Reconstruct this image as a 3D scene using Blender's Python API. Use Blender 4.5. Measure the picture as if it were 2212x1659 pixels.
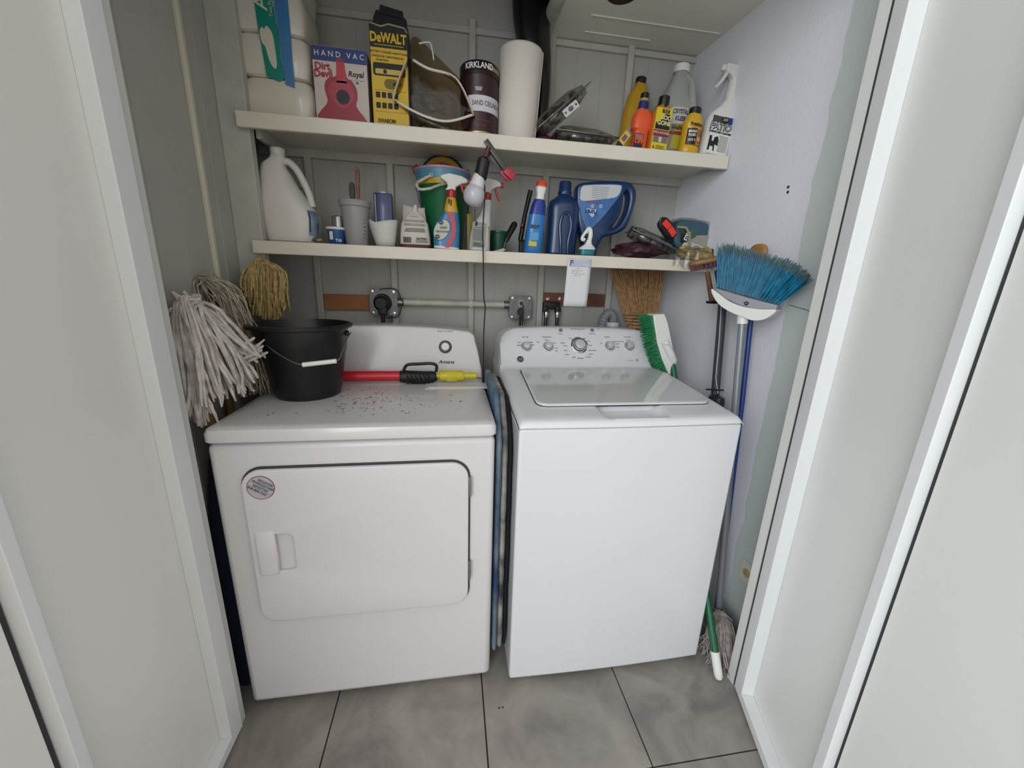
import bpy, bmesh, math, random
from mathutils import Vector, Matrix
R_ = math.radians
rnd = random.Random(7)
for o in list(bpy.data.objects): bpy.data.objects.remove(o)
SC = bpy.context.scene
COL = SC.collection
# ------------------------------------------------------------------ camera
YAW, PIT, ROL, FPX = 0.16044229900594104, 0.2574267851120621, -0.03440204794292975, 834.7052593725405
CP = Vector((0.6148230456552878, -1.0010648139893392, 1.3008054578972725))
fwd = Vector((math.sin(YAW)*math.cos(PIT), math.cos(YAW)*math.cos(PIT), -math.sin(PIT)))
rt0 = Vector((math.cos(YAW), -math.sin(YAW), 0)); dn0 = fwd.cross(rt0)
rt = rt0*math.cos(ROL)+dn0*math.sin(ROL); dn = -rt0*math.sin(ROL)+dn0*math.cos(ROL)
cam = bpy.data.objects.new('camera', bpy.data.cameras.new('camera')); COL.objects.link(cam)
m = Matrix((( rt.x, -dn.x, -fwd.x, CP.x), (rt.y, -dn.y, -fwd.y, CP.y), (rt.z, -dn.z, -fwd.z, CP.z), (0, 0, 0, 1)))
cam.matrix_world = m
cam.data.sensor_width = 36; cam.data.lens = FPX/2212*36; cam.data.clip_start = 0.02
SC.camera = cam
# ------------------------------------------------------------------ world, lights, exposure
W = bpy.data.worlds.new('sky'); SC.world = W; W.use_nodes = True
W.node_tree.nodes['Background'].inputs[0].default_value = (1.0, 0.97, 0.91, 1)
W.node_tree.nodes['Background'].inputs[1].default_value = 0.70
def area(name, loc, target, sx, sy, power, col):
    l = bpy.data.lights.new(name, 'AREA'); l.shape = 'RECTANGLE'; l.size = sx; l.size_y = sy; l.energy = power; l.color = col
    o = bpy.data.objects.new(name, l); COL.objects.link(o); o.location = loc
    o.rotation_euler = (Vector(target)-Vector(loc)).to_track_quat('-Z', 'Y').to_euler()
    return o
area('daylight_doorway', (-1.2, -2.9, 2.1), (1.25, 0.1, 0.9), 2.6, 2.2, 64, (0.86, 0.93, 1.0))
SC.view_settings.view_transform = 'Standard'; SC.view_settings.look = 'None'
SC.view_settings.gamma = 1; SC.view_settings.use_curve_mapping = False
SC.view_settings.exposure = 0.82
# ------------------------------------------------------------------ pixel -> point on a plane of the room
def ray(px, py):
    return rt*(px-1106)+dn*(py-829.5)+fwd*FPX
def at(px, py, Y):
    d = ray(px, py); return CP+d*((Y-CP.y)/d.y)
def atx(px, py, X):
    d = ray(px, py); return CP+d*((X-CP.x)/d.x)
def atz(px, py, Z):
    d = ray(px, py); return CP+d*((Z-CP.z)/d.z)
def atp(px, py, P0, n):
    d = ray(px, py); n = Vector(n); return CP+d*((Vector(P0)-CP).dot(n)/d.dot(n))
# ------------------------------------------------------------------ materials
def lin(h):
    h = h.lstrip('#'); c = [int(h[i:i+2], 16)/255 for i in (0, 2, 4)]
    return tuple((x/12.92 if x <= .04045 else ((x+.055)/1.055)**2.4) for x in c)+(1,)
MATS = {}
def mat(name, hexc, rough=.5, metal=0, bump=0, bscale=200, var=0, vscale=6, spec=None, hex2=None, coat=0, trans=0):
    if name in MATS: return MATS[name]
    mm = bpy.data.materials.new(name); mm.use_nodes = True; nt = mm.node_tree; b = nt.nodes['Principled BSDF']
    b.inputs['Base Color'].default_value = lin(hexc); b.inputs['Roughness'].default_value = rough; b.inputs['Metallic'].default_value = metal
    if coat: b.inputs['Coat Weight'].default_value = coat; b.inputs['Coat Roughness'].default_value = .08
    if spec is not None: b.inputs['Specular IOR Level'].default_value = spec
    tc = nt.nodes.new('ShaderNodeTexCoord')
    if var or hex2:
        n = nt.nodes.new('ShaderNodeTexNoise'); n.inputs['Scale'].default_value = vscale; n.inputs['Detail'].default_value = 5
        nt.links.new(tc.outputs['Object'], n.inputs['Vector'])
        r = nt.nodes.new('ShaderNodeValToRGB'); c = lin(hexc); c2 = lin(hex2) if hex2 else tuple(x*(1-var) for x in c[:3])+(1,)
        r.color_ramp.elements[0].position = .35; r.color_ramp.elements[1].position = .65
        r.color_ramp.elements[0].color = c2; r.color_ramp.elements[1].color = c
        nt.links.new(n.outputs['Fac'], r.inputs['Fac']); nt.links.new(r.outputs['Color'], b.inputs['Base Color'])
    if bump:
        n = nt.nodes.new('ShaderNodeTexNoise'); n.inputs['Scale'].default_value = bscale; n.inputs['Detail'].default_value = 3
        bp = nt.nodes.new('ShaderNodeBump'); bp.inputs['Strength'].default_value = bump; bp.inputs['Distance'].default_value = .002
        nt.links.new(tc.outputs['Object'], n.inputs['Vector']); nt.links.new(n.outputs['Fac'], bp.inputs['Height']); nt.links.new(bp.outputs['Normal'], b.inputs['Normal'])
    if trans:   # milky plastic: part of the light goes through
        t = nt.nodes.new('ShaderNodeBsdfTransparent'); mx = nt.nodes.new('ShaderNodeMixShader'); mx.inputs[0].default_value = trans
        t.inputs[0].default_value = lin(hexc)
        out = nt.nodes['Material Output']
        nt.links.new(b.outputs[0], mx.inputs[1]); nt.links.new(t.outputs[0], mx.inputs[2]); nt.links.new(mx.outputs[0], out.inputs[0])
    MATS[name] = mm; return mm
def clear(name, tint='#e8e8e4', base=.10, rough=.12, bump=0, bscale=40, gl=.5):
    if name in MATS: return MATS[name]
    mm = bpy.data.materials.new(name); mm.use_nodes = True; nt = mm.node_tree; nt.nodes.remove(nt.nodes['Principled BSDF'])
    g = nt.nodes.new('ShaderNodeBsdfGlossy'); g.inputs['Roughness'].default_value = rough
    t = nt.nodes.new('ShaderNodeBsdfTransparent'); t.inputs[0].default_value = lin(tint)
    lw = nt.nodes.new('ShaderNodeLayerWeight'); lw.inputs['Blend'].default_value = .35
    ma = nt.nodes.new('ShaderNodeMath'); ma.operation = 'MULTIPLY_ADD'; ma.inputs[1].default_value = gl; ma.inputs[2].default_value = base
    mx = nt.nodes.new('ShaderNodeMixShader')
    nt.links.new(lw.outputs['Facing'], ma.inputs[0]); nt.links.new(ma.outputs[0], mx.inputs[0])
    nt.links.new(t.outputs[0], mx.inputs[1]); nt.links.new(g.outputs[0], mx.inputs[2])
    if bump:
        tc = nt.nodes.new('ShaderNodeTexCoord'); n = nt.nodes.new('ShaderNodeTexNoise'); n.inputs['Scale'].default_value = bscale
        bp = nt.nodes.new('ShaderNodeBump'); bp.inputs['Strength'].default_value = bump; bp.inputs['Distance'].default_value = .01
        nt.links.new(tc.outputs['Object'], n.inputs['Vector']); nt.links.new(n.outputs['Fac'], bp.inputs['Height'])
        nt.links.new(bp.outputs[0], g.inputs['Normal']); nt.links.new(bp.outputs[0], lw.inputs['Normal'])
    nt.links.new(mx.outputs[0], nt.nodes['Material Output'].inputs[0])
    MATS[name] = mm; return mm
# ------------------------------------------------------------------ mesh builder
class MB:
    def __init__(s): s.b = bmesh.new()
    def box(s, c, d, rot=None, bev=0, seg=2):
        r = bmesh.ops.create_cube(s.b, size=1); vs = r['verts']
        M = Matrix.Translation(Vector(c)) @ (rot.to_4x4() if rot else Matrix()) @ Matrix.Diagonal((d[0], d[1], d[2], 1))
        bmesh.ops.transform(s.b, matrix=M, verts=vs)
        if bev:
            es = list({e for v in vs for e in v.link_edges})
            bmesh.ops.bevel(s.b, geom=es, offset=bev, segments=seg, affect='EDGES', profile=.5)
        return s
    def lathe(s, prof, seg=32, c=(0, 0, 0), rot=None, sx=1, sy=1, a0=0, a1=2*math.pi):
        full = abs(a1-a0-2*math.pi) < 1e-6; n = seg if full else seg+1
        rings = []; c = Vector(c)
        for r, z in prof:
            ring = []
            if r < 1e-6 and full: p = Vector((0, 0, z)); p = (rot @ p if rot else p)+c; ring = [s.b.verts.new(p)]*n
            else:
                for i in range(n):
                    a = a0+(a1-a0)*i/seg; p = Vector((r*sx*math.sin(a), -r*sy*math.cos(a), z)); p = (rot @ p if rot else p)+c; ring.append(s.b.verts.new(p))
            rings.append(ring)
        s.skin(rings, full); return s
    def skin(s, rings, closed=True):
        for A, B in zip(rings, rings[1:]):
            n = len(A)
            for i in range(n if closed else n-1):
                j = (i+1) % n; f = []
                for v in (A[i], A[j], B[j], B[i]):
                    if v not in f: f.append(v)
                if len(f) > 2:
                    try: s.b.faces.new(f)
                    except ValueError: pass
    def loft(s, secs, n=2.0, seg=36, cap=True, c=(0, 0, 0), rot=None):
        """secs: (z, cx, cy, rx, ry[, exponent])"""
        rings = []; c = Vector(c)
        for q in secs:
            z, cx, cy, rx, ry = q[:5]; e = q[5] if len(q) > 5 else n; ring = []
            for i in range(seg):
                a = 2*math.pi*i/seg; ca, sa = math.cos(a), math.sin(a)
                x = rx*math.copysign(abs(ca)**(2/e), ca); y = ry*math.copysign(abs(sa)**(2/e), sa)
                p = Vector((cx+x, cy+y, z)); p = (rot @ p if rot else p)+c; ring.append(s.b.verts.new(p))
            rings.append(ring)
        s.skin(rings)
        if cap:
            try: s.b.faces.new(list(reversed(rings[0]))); s.b.faces.new(rings[-1])
            except ValueError: pass
        return s
    def tube(s, pts, r, seg=8, cap=True, closed=False):
        pts = [Vector(p) for p in pts]; n = len(pts); rs = r if isinstance(r, (list, tuple)) else [r]*n
        t0 = (pts[1]-pts[0]).normalized(); up = Vector((0, 0, 1)) if abs(t0.z) < .9 else Vector((1, 0, 0))
        u = t0.cross(up).normalized(); rings = []
        for i, p in enumerate(pts):
            if closed: t = (pts[(i+1) % n]-pts[i-1])
            else: t = pts[min(i+1, n-1)]-pts[max(i-1, 0)]
            t.normalize(); u = (u-t*u.dot(t)).normalized(); w = t.cross(u)
            rings.append([s.b.verts.new(p+(u*math.cos(2*math.pi*k/seg)+w*math.sin(2*math.pi*k/seg))*rs[i]) for k in range(seg)])
        if closed: rings.append(rings[0])
        s.skin(rings)
        if cap and not closed: s.b.faces.new(list(reversed(rings[0]))); s.b.faces.new(rings[-1])
        return s
    def prism(s, pts, y0, y1, M=None):
        """outline in x,z; solid between y0 and y1"""
        M = M or Matrix()
        A = [s.b.verts.new(M @ Vector((x, y0, z))) for x, z in pts]; B = [s.b.verts.new(M @ Vector((x, y1, z))) for x, z in pts]
        s.b.faces.new(A); s.b.faces.new(list(reversed(B)))
        for i in range(len(pts)):
            j = (i+1) % len(pts); s.b.faces.new((A[j], A[i], B[i], B[j]))
        return s
    def sheet(s, rows, th=0, fn=None):
        V = [[s.b.verts.new(Vector(p)) for p in r] for r in rows]
        for a, b in zip(V, V[1:]):
            for i in range(len(a)-1): s.b.faces.new((a[i], a[i+1], b[i+1], b[i]))
        return s
    def build(s, name, material, parent=None, smooth=True, bevel=0, solid=0, sub=0, kind=None, label=None, angle=35):
        bmesh.ops.remove_doubles(s.b, verts=s.b.verts, dist=1e-6)
        bmesh.ops.recalc_face_normals(s.b, faces=s.b.faces)
        me = bpy.data.meshes.new(name); s.b.to_mesh(me); s.b.free()
        o = bpy.data.objects.new(name, me); COL.objects.link(o)
        if isinstance(material, (list, tuple)):
            for q in material: me.materials.append(q)
        else: me.materials.append(material)
        if smooth:
            for p in me.polygons: p.use_smooth = True
            me.set_sharp_from_angle(angle=R_(angle))
        if solid:
            q = o.modifiers.new('solid', 'SOLIDIFY'); q.thickness = solid; q.offset = 0
        if bevel:
            q = o.modifiers.new('bevel', 'BEVEL'); q.width = bevel; q.segments = 3; q.limit_method = 'ANGLE'; q.angle_limit = R_(35)
        if sub:
            q = o.modifiers.new('sub', 'SUBSURF'); q.levels = sub; q.render_levels = sub
        if parent: o.parent = parent
        if kind: o['kind'] = kind
        if label: o['label'] = label
        return o
def outline(name, material, parent, loops, y0, y1, bevel=0, M=None, label=None, res=6, kind=None):
    """flat shape with holes in x,z, thickened between y0 and y1, rounded edges"""
    cu = bpy.data.curves.new(name, 'CURVE'); cu.dimensions = '2D'; cu.fill_mode = 'BOTH'
    th = abs(y1-y0); cu.extrude = max(th/2-bevel, 0); cu.bevel_depth = bevel; cu.bevel_resolution = 3; cu.offset = -bevel
    for lp in loops:
        sp = cu.splines.new('POLY'); sp.points.add(len(lp)-1); sp.use_cyclic_u = True
        for q, (x, z) in zip(sp.points, lp): q.co = (x, z, 0, 1)
    t = bpy.data.objects.new('tmp', cu); COL.objects.link(t)
    dg = bpy.context.evaluated_depsgraph_get(); me = bpy.data.meshes.new_from_object(t.evaluated_get(dg)); bpy.data.objects.remove(t)
    T = (M or Matrix()) @ Matrix.Translation((0, (y0+y1)/2, 0)) @ Matrix.Rotation(R_(90), 4, 'X')
    me.transform(T); me.materials.clear(); me.materials.append(material); me.name = name
    bm = bmesh.new(); bm.from_mesh(me); bmesh.ops.remove_doubles(bm, verts=bm.verts, dist=1e-5); bmesh.ops.recalc_face_normals(bm, faces=bm.faces); bm.to_mesh(me); bm.free()
    for p in me.polygons: p.use_smooth = True
    me.set_sharp_from_angle(angle=R_(40))
    o = bpy.data.objects.new(name, me); COL.objects.link(o)
    if parent: o.parent = parent
    if label: o['label'] = label
    if kind: o['kind'] = kind
    return o
def text(s, size, x, z, y, material, parent, name='lettering', bend=0, M=None, bold=0, sx=1, rot=0, align='CENTER', shear=0, spacing=1, label=None):
    if isinstance(s, list) and len(s) > 1:
        for L_ in s: o = text([L_], size, x, z, y, material, parent, name, bend, M, bold, sx, rot, align, shear, spacing, label)
        return o
    lines = s if isinstance(s, list) else [(s, size, x, z, rot)]
    bm = bmesh.new()
    for (st, sz, lx, lz, rr) in lines:
        cu = bpy.data.curves.new('t', 'FONT'); cu.body = st; cu.size = sz; cu.align_x = align; cu.align_y = 'CENTER'
        cu.offset = bold*sz; cu.extrude = 0; cu.resolution_u = 3; cu.shear = shear; cu.space_character = spacing
        t = bpy.data.objects.new('t', cu); COL.objects.link(t)
        dg = bpy.context.evaluated_depsgraph_get(); me = bpy.data.meshes.new_from_object(t.evaluated_get(dg)); bpy.data.objects.remove(t)
        me.transform(Matrix.Translation((lx, lz, 0)) @ Matrix.Rotation(R_(rr), 4, 'Z') @ Matrix.Diagonal((sx, 1, 1, 1)))
        bm.from_mesh(me)
    for v in bm.verts:
        px, pz = v.co.x, v.co.y
        if bend:
            a = px/bend; v.co = Vector((bend*math.sin(a), -bend*math.cos(a), pz))
        else: v.co = Vector((px, y, pz))
        if M: v.co = M @ v.co
    me = bpy.data.meshes.new(name); bm.to_mesh(me); bm.free(); me.materials.append(material)
    o = bpy.data.objects.new(name, me); COL.objects.link(o)
    if parent: o.parent = parent
    if label: o['label'] = label
    return o
def smooth_pts(pts, n=4, closed=True):
    """Catmull-Rom through 2D or 3D points"""
    P = [Vector(p) for p in pts]; N = len(P); out = []
    for i in range(N if closed else N-1):
        if closed: a, b, c, d = P[i-1], P[i], P[(i+1) % N], P[(i+2) % N]
        else: a, b, c, d = P[max(i-1, 0)], P[i], P[i+1], P[min(i+2, N-1)]
        for k in range(n):
            t = k/n; out.append(.5*((2*b)+(c-a)*t+(2*a-5*b+4*c-d)*t*t+(3*b-a-3*c+d)*t**3))
    if not closed: out.append(P[-1])
    return out
def rrect(x0, z0, x1, z1, r, n=6):
    out = []
    for cx, cz, a in ((x1-r, z0+r, -90), (x1-r, z1-r, 0), (x0+r, z1-r, 90), (x0+r, z0+r, 180)):
        for k in range(n+1):
            t = R_(a+90*k/n); out.append((cx+r*math.cos(t), cz+r*math.sin(t)))
    return out
def circ(cx, cz, r, n=28, rz=None):
    return [(cx+r*math.cos(2*math.pi*k/n), cz+(rz or r)*math.sin(2*math.pi*k/n)) for k in range(n)]
def thing(name, label, cat, loc=(0, 0, 0), rz=0, group=None, tilt=0):
    o = bpy.data.objects.new(name, None); COL.objects.link(o); o.location = loc; o.rotation_euler = (0, R_(tilt), R_(rz)); o.empty_display_size = .03
    o['label'] = label; o['category'] = cat
    if group: o['group'] = group
    return o
def tag(o, label, cat, group=None):
    o['label'] = label; o['category'] = cat
    if group: o['group'] = group
    return o
def struct(o): o['kind'] = 'structure'; return o
# common materials
paint = mat('white_door_paint', '#d6d8d8', .42, bump=.05, bscale=300)
paint_in = mat('closet_wall_paint', '#aaa9a3', .5, bump=.15, bscale=90, var=.07, vscale=5)
shelf_p = mat('shelf_gloss_paint', '#d3ccbd', .33, bump=.12, bscale=60, var=.05, vscale=9)
enamel = mat('white_appliance_enamel', '#d6d6d7', .3, coat=.2)
enamel_d = mat('dryer_enamel', '#cfcccd', .38, coat=.15)
black = mat('black_plastic', '#0c0d0f', .42)
ink = mat('black_ink', '#16161a', .6)
white = mat('white_plastic', '#d8d8d2', .35)
white_ink = mat('white_ink', '#dcdcd6', .6)
chrome = mat('chrome', '#c8c8c8', .15, 1)
steel = mat('dull_steel', '#8c8d8c', .45, .9, bump=.2, bscale=120)
yel_ink = mat('yellow_ink', '#d9c21d', .5)
red_ink = mat('red_ink', '#a51f2a', .5)
blue_ink = mat('blue_ink', '#1f2f80', .5)
gold = mat('pale_metal', '#a8946a', .4, .7)
print('LIB OK')
#@@ROOM
# ------------------------------------------------------------------ ROOM
# floor: stone tiles 0.458 m with dark joints
fm = bpy.data.materials.new('stone_tile_floor'); fm.use_nodes = True; nt = fm.node_tree; b = nt.nodes['Principled BSDF']
tc = nt.nodes.new('ShaderNodeTexCoord')
n1 = nt.nodes.new('ShaderNodeTexNoise'); n1.inputs['Scale'].default_value = 3.2; n1.inputs['Detail'].default_value = 9; n1.inputs['Roughness'].default_value = .62; n1.inputs['Distortion'].default_value = 1.6
r1 = nt.nodes.new('ShaderNodeValToRGB'); r1.color_ramp.elements[0].position = .33; r1.color_ramp.elements[0].color = lin('#6f6a66'); r1.color_ramp.elements[1].position = .68; r1.color_ramp.elements[1].color = lin('#979089')
e = r1.color_ramp.elements.new(.5); e.color = lin('#857f79')
n2 = nt.nodes.new('ShaderNodeTexNoise'); n2.inputs['Scale'].default_value = 90; n2.inputs['Detail'].default_value = 4
bp = nt.nodes.new('ShaderNodeBump'); bp.inputs['Strength'].default_value = .12; bp.inputs['Distance'].default_value = .002
nt.links.new(tc.outputs['Object'], n1.inputs['Vector']); nt.links.new(tc.outputs['Object'], n2.inputs['Vector']); nt.links.new(n1.outputs['Fac'], r1.inputs['Fac'])
nt.links.new(r1.outputs['Color'], b.inputs['Base Color']); nt.links.new(n2.outputs['Fac'], bp.inputs['Height']); nt.links.new(bp.outputs['Normal'], b.inputs['Normal'])
b.inputs['Roughness'].default_value = .42
q = MB(); T = .458
for i in range(-4, 6):
    for j in range(-7, 4):
        x0, y0 = .2505+T*i, -.302+T*j
        q.box((x0+T/2, y0+T/2, -.01), (T-.004, T-.004, .02))
struct(q.build('floor', fm, bevel=.0012, smooth=False))
q = MB(); q.box((.7, -1, -.015), (4.6, 5, .02)); struct(q.build('floor', mat('dark_grout', '#2c2a28', .9), smooth=False))
YB = .80
q = MB(); q.box((.85, YB+.02, 1.4), (2.4, .04, 2.9))
for xb in (-.05, .17, .27, .485, .59, .81, .915, 1.13, 1.235, 1.44, 1.54): q.box((xb, YB-.0008, 1.13), (.004, .003, 2.26))
wb = struct(q.build('wall_back', paint_in, smooth=False))
k = 1
for xb in (.065, .374, .703, 1.021, 1.351):
    q = MB(); q.box((xb, YB-.011, 1.13), (.026, .022, 2.27))
    struct(q.build('trim_%d' % k, mat('batten_paint', '#b4b2aa', .5, bump=.25, bscale=50, var=.12, vscale=14), smooth=False, bevel=.003)); k += 1
q = MB(); q.box((.8, YB-.007, 2.232), (2.2, .014, .022)); struct(q.build('trim_%d' % k, MATS['batten_paint'], smooth=False, bevel=.003)); k += 1
# right wall, flares out towards the front
wr0, wr1 = Vector((1.6445, .807, 0)), Vector((1.6445+.065*.907, -.10, 0))
wm = bpy.data.materials.new('orange_peel_wall'); wm.use_nodes = True; nt = wm.node_tree; b = nt.nodes['Principled BSDF']
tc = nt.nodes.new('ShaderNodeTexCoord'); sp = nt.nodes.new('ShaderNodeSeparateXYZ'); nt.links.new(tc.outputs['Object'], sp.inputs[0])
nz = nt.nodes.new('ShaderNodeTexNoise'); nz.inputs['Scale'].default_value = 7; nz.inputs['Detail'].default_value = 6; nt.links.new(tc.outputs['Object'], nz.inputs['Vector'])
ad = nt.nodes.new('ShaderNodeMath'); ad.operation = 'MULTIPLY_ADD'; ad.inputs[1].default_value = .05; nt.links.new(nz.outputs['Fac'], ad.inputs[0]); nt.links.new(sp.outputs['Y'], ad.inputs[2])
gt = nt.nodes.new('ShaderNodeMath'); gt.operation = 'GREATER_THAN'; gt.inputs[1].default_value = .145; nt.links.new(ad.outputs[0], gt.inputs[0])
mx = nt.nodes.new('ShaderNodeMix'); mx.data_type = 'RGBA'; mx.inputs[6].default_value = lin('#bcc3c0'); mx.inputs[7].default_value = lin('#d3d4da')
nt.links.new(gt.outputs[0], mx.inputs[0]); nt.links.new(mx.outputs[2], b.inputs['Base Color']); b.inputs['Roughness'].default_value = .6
n2 = nt.nodes.new('ShaderNodeTexNoise'); n2.inputs['Scale'].default_value = 110; n2.inputs['Detail'].default_value = 3; nt.links.new(tc.outputs['Object'], n2.inputs['Vector'])
bp = nt.nodes.new('ShaderNodeBump'); bp.inputs['Strength'].default_value = .35; bp.inputs['Distance'].default_value = .003
nt.links.new(n2.outputs['Fac'], bp.inputs['Height']); nt.links.new(bp.outputs['Normal'], b.inputs['Normal'])
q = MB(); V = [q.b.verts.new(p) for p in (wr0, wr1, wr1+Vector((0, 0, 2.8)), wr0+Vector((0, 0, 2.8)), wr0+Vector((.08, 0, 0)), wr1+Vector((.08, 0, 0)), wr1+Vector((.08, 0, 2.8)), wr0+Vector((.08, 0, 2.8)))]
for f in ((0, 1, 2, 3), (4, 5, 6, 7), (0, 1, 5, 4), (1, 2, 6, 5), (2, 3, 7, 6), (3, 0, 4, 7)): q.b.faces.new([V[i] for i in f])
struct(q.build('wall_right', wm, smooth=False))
WN = Vector((-1, -.065, 0)).normalized()
# left wall, cladding, post, batten
q = MB(); q.box((-.126, .22, 1.4), (.04, .66, 2.9))
for yb in (.14, .245, .44): q.box((-.1055, yb, 1.4), (.003, .004, 2.8))
q.box((-.21, .68, 1.4), (.04, .3, 2.9)); q.box((-.168, .535, 1.4), (.045, .025, 2.9))
struct(q.build('wall_left', paint_in, smooth=False))
q = MB(); q.box((-.063, .534, 1.4), (.086, .034, 2.8)); struct(q.build('trim_%d' % k, MATS['batten_paint'], smooth=False, bevel=.003)); k += 1
q = MB(); q.box((-.100, .368, 1.4), (.014, .018, 2.8)); struct(q.build('trim_%d' % k, mat('batten_light', '#c4c0b0', .45, bump=.2, bscale=60), smooth=False, bevel=.004)); k += 1
# lower ceiling panel on the right, with a round hole, open roof space on the left
CZ = 2.247
hc = atz(1345, -14, CZ)
ce = outline('ceiling', mat('ceiling_paint', '#dcd8ce', .6, bump=.2, bscale=40, var=.05, vscale=4), None,
        [[(.995, -.12), (1.72, -.12), (1.66, .805), (.995, .805)], circ(hc.x, hc.y, .052, 28)], -.02, 0, M=Matrix(((1, 0, 0, 0), (0, 0, 1, 0), (0, -1, 0, CZ), (0, 0, 0, 1))))
struct(ce)
q = MB(); q.lathe([(.0, .075), (.0535, .075), (.0535, -.001), (.050, -.001), (.050, .07), (0, .07)], c=(hc.x, hc.y, CZ)); struct(q.build('ceiling', mat('raw_wood_hole', '#2e1f17', .8)))
q = MB()
for a, b_ in (((1275, 36), (1560, 69)), ((1262, 69), (1405, 86))):
    A, B = atz(*a, CZ-.002), atz(*b_, CZ-.002); A.y = B.y = (A.y+B.y)/2; q.tube([A, B], .0022, 6)
struct(q.build('ceiling', MATS['ceiling_paint']))
q = MB(); q.box((.6, .38, 2.82), (2.6, 1.3, .04)); struct(q.build('ceiling', MATS['closet_wall_paint'], smooth=False))
# broken plaster edge of the ceiling panel
q = MB(); rows = []
for i in range(26):
    y = -.1+.90*i/25; r = []
    for kk in range(9):
        a = math.pi*2*kk/8; rr = .024+.010*rnd.random() if kk < 8 else 0
        if kk == 8: r.append(r[0])
        else: r.append((.985+rr*1.0*math.cos(a)+.008*rnd.random(), y, CZ+.012+rr*math.sin(a)))
    rows.append(r)
q.sheet(rows); struct(q.build('trim_%d' % k, mat('crumbling_plaster', '#c4beb2', .85, bump=.9, bscale=45, var=.35, vscale=18), sub=1)); k += 1
# header above the opening and jambs
q = MB(); q.box((.75, -.13, 2.58), (2.4, .08, .8)); struct(q.build('wall_front', paint, smooth=False))
q = MB(); q.box((1.63, -.105, 1.06), (.15, .03, 2.2)); struct(q.build('door_frame_right'.replace('door_frame_right', 'trim_%d' % k), mat('jamb_paint', '#c6c8c4', .45, bump=.1, bscale=80), bevel=.002)); k += 1
q = MB(); q.box((-.075, -.032, 1.06), (.13, .03, 2.2)); struct(q.build('trim_%d' % k, MATS['jamb_paint'], bevel=.002)); k += 1
# cleats under the shelves
q = MB(); q.box((.77, YB-.012, 1.758), (1.75, .022, .030)); struct(q.build('trim_%d' % k, MATS['batten_paint'], smooth=False, bevel=.002)); k += 1
q = MB(); q.box((-.010, .665, 1.752), (.016, .22, .04)); struct(q.build('trim_%d' % k, MATS['batten_paint'], smooth=False, bevel=.002)); k += 1
# bifold doors: leaf frames with recessed panels, local x along the leaf, -y the face seen
def leaf(name, P, d, w, face, sw=.052, dp=.035, h=2.03, rail=.10, z0=.012, sw2=.02, th=.035):
    ang = math.atan2(d[1], d[0]); o = bpy.data.objects.new(name, None); COL.objects.link(o); o.location = (P[0], P[1], z0); o.rotation_euler = (0, 0, ang); o['kind'] = 'structure'
    s = face
    for nm, x0, x1, zz0, zz1 in (('stile', 0, sw, 0, h), ('stile', w-sw2, w, 0, h), ('rail', sw, w-sw2, 0, rail), ('rail', sw, w-sw2, h-rail, h)):
        q = MB(); q.box(((x0+x1)/2, s*th/2, (zz0+zz1)/2), (x1-x0, th, zz1-zz0)); q.build(nm, paint, o, smooth=False, bevel=.0015)
    q = MB(); q.box((w/2, s*(dp+.006), h/2), (w-.01, .012, h-.01)); q.build('panel', mat('door_panel_paint', '#dadbd8', .36, bump=.05, bscale=200), o, smooth=False)
    return o
dR = Vector((-.336, -.942)); PR = Vector((1.549, -.132))
d1_ = leaf('door_1', PR, dR, .402, 1, sw=.05, dp=.036, rail=.03, th=.036, sw2=.026, h=2.15)
dL = Vector((0, -1)); PL = Vector((0.0, -.052))
q = MB(); q.box((-.003, .012, 1.075), (.0035, .026, 2.15)); q.build('gap_shade_strip', mat('gap_shade_dark', '#2d2f30', .8), d1_, smooth=False)  # dark strip painted in for the shade of the gap between jamb and leaf
leaf('door_3', PL, dL, .392, -1, sw=.052, dp=.03, rail=.03, th=.030, h=2.15)
def slab(name, P, d, w, s, back):
    o = bpy.data.objects.new(name, None); COL.objects.link(o); o.location = (P[0], P[1], .012); o.rotation_euler = (0, 0, math.atan2(d[1], d[0])); o['kind'] = 'structure'
    q = MB(); q.box((w/2, s*(back+.015), 1.075), (w, .03, 2.15)); q.build('door_leaf', mat('door_panel_paint', '#dadbd8', .36), o, smooth=False, bevel=.002)
    q = MB(); q.box((-.0045, s*(back+.0125), 1.075), (.007, .02, 2.15)); q.build('gap_shade_strip', mat('gap_shade_dark', '#2d2f30', .8), o, smooth=False)  # dark strip stands in for the shaded seam between the two leaves
slab('door_2', PR+dR*.411, dR, .5, 1, .017)
slab('door_4', PL+dL*.402, dL, .5, -1, .02)
# shelves
def shelf(name, z, zb, x0, x1, yf, label):
    o = thing(name, label, 'shelf', (x0, yf, zb))
    q = MB(); q.box(((x1-x0)/2, .009, (z-zb)/2), (x1-x0, .018, z-zb)); q.build('front_edge', shelf_p, o, smooth=False, bevel=.003)
    q = MB(); q.box(((x1-x0)/2-.002, (YB-yf)/2+.0265, z-zb-.009), (x1-x0-.012, YB-yf-.058, .018)); q.box(((x1-x0)/2+.013, .036, z-zb-.009), (x1-x0-.042, .036, .018)); q.build('board', shelf_p, o, smooth=False, bevel=.001)
    return o
YS, ZU, ZL = .49, 1.790, 1.409
shelf('wooden_shelf', ZU, 1.744, -.045, 1.659, YS, 'upper white painted wooden shelf holding toilet paper, boxes and bottles')
shelf('wooden_shelf', ZL, 1.3666, -.045, 1.659, YS, 'lower white painted wooden shelf holding jugs and spray bottles')
#@@MACHINES
# ------------------------------------------------------------------ DRYER
D = thing('clothes_dryer', 'white front loading clothes dryer standing left of the washing machine', 'dryer', (.3685, 0, 0))
q = MB(); q.box((0, .352, .45), (.734, .70, .86), bev=0); q.build('cabinet', enamel_d, D, bevel=.017)
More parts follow.
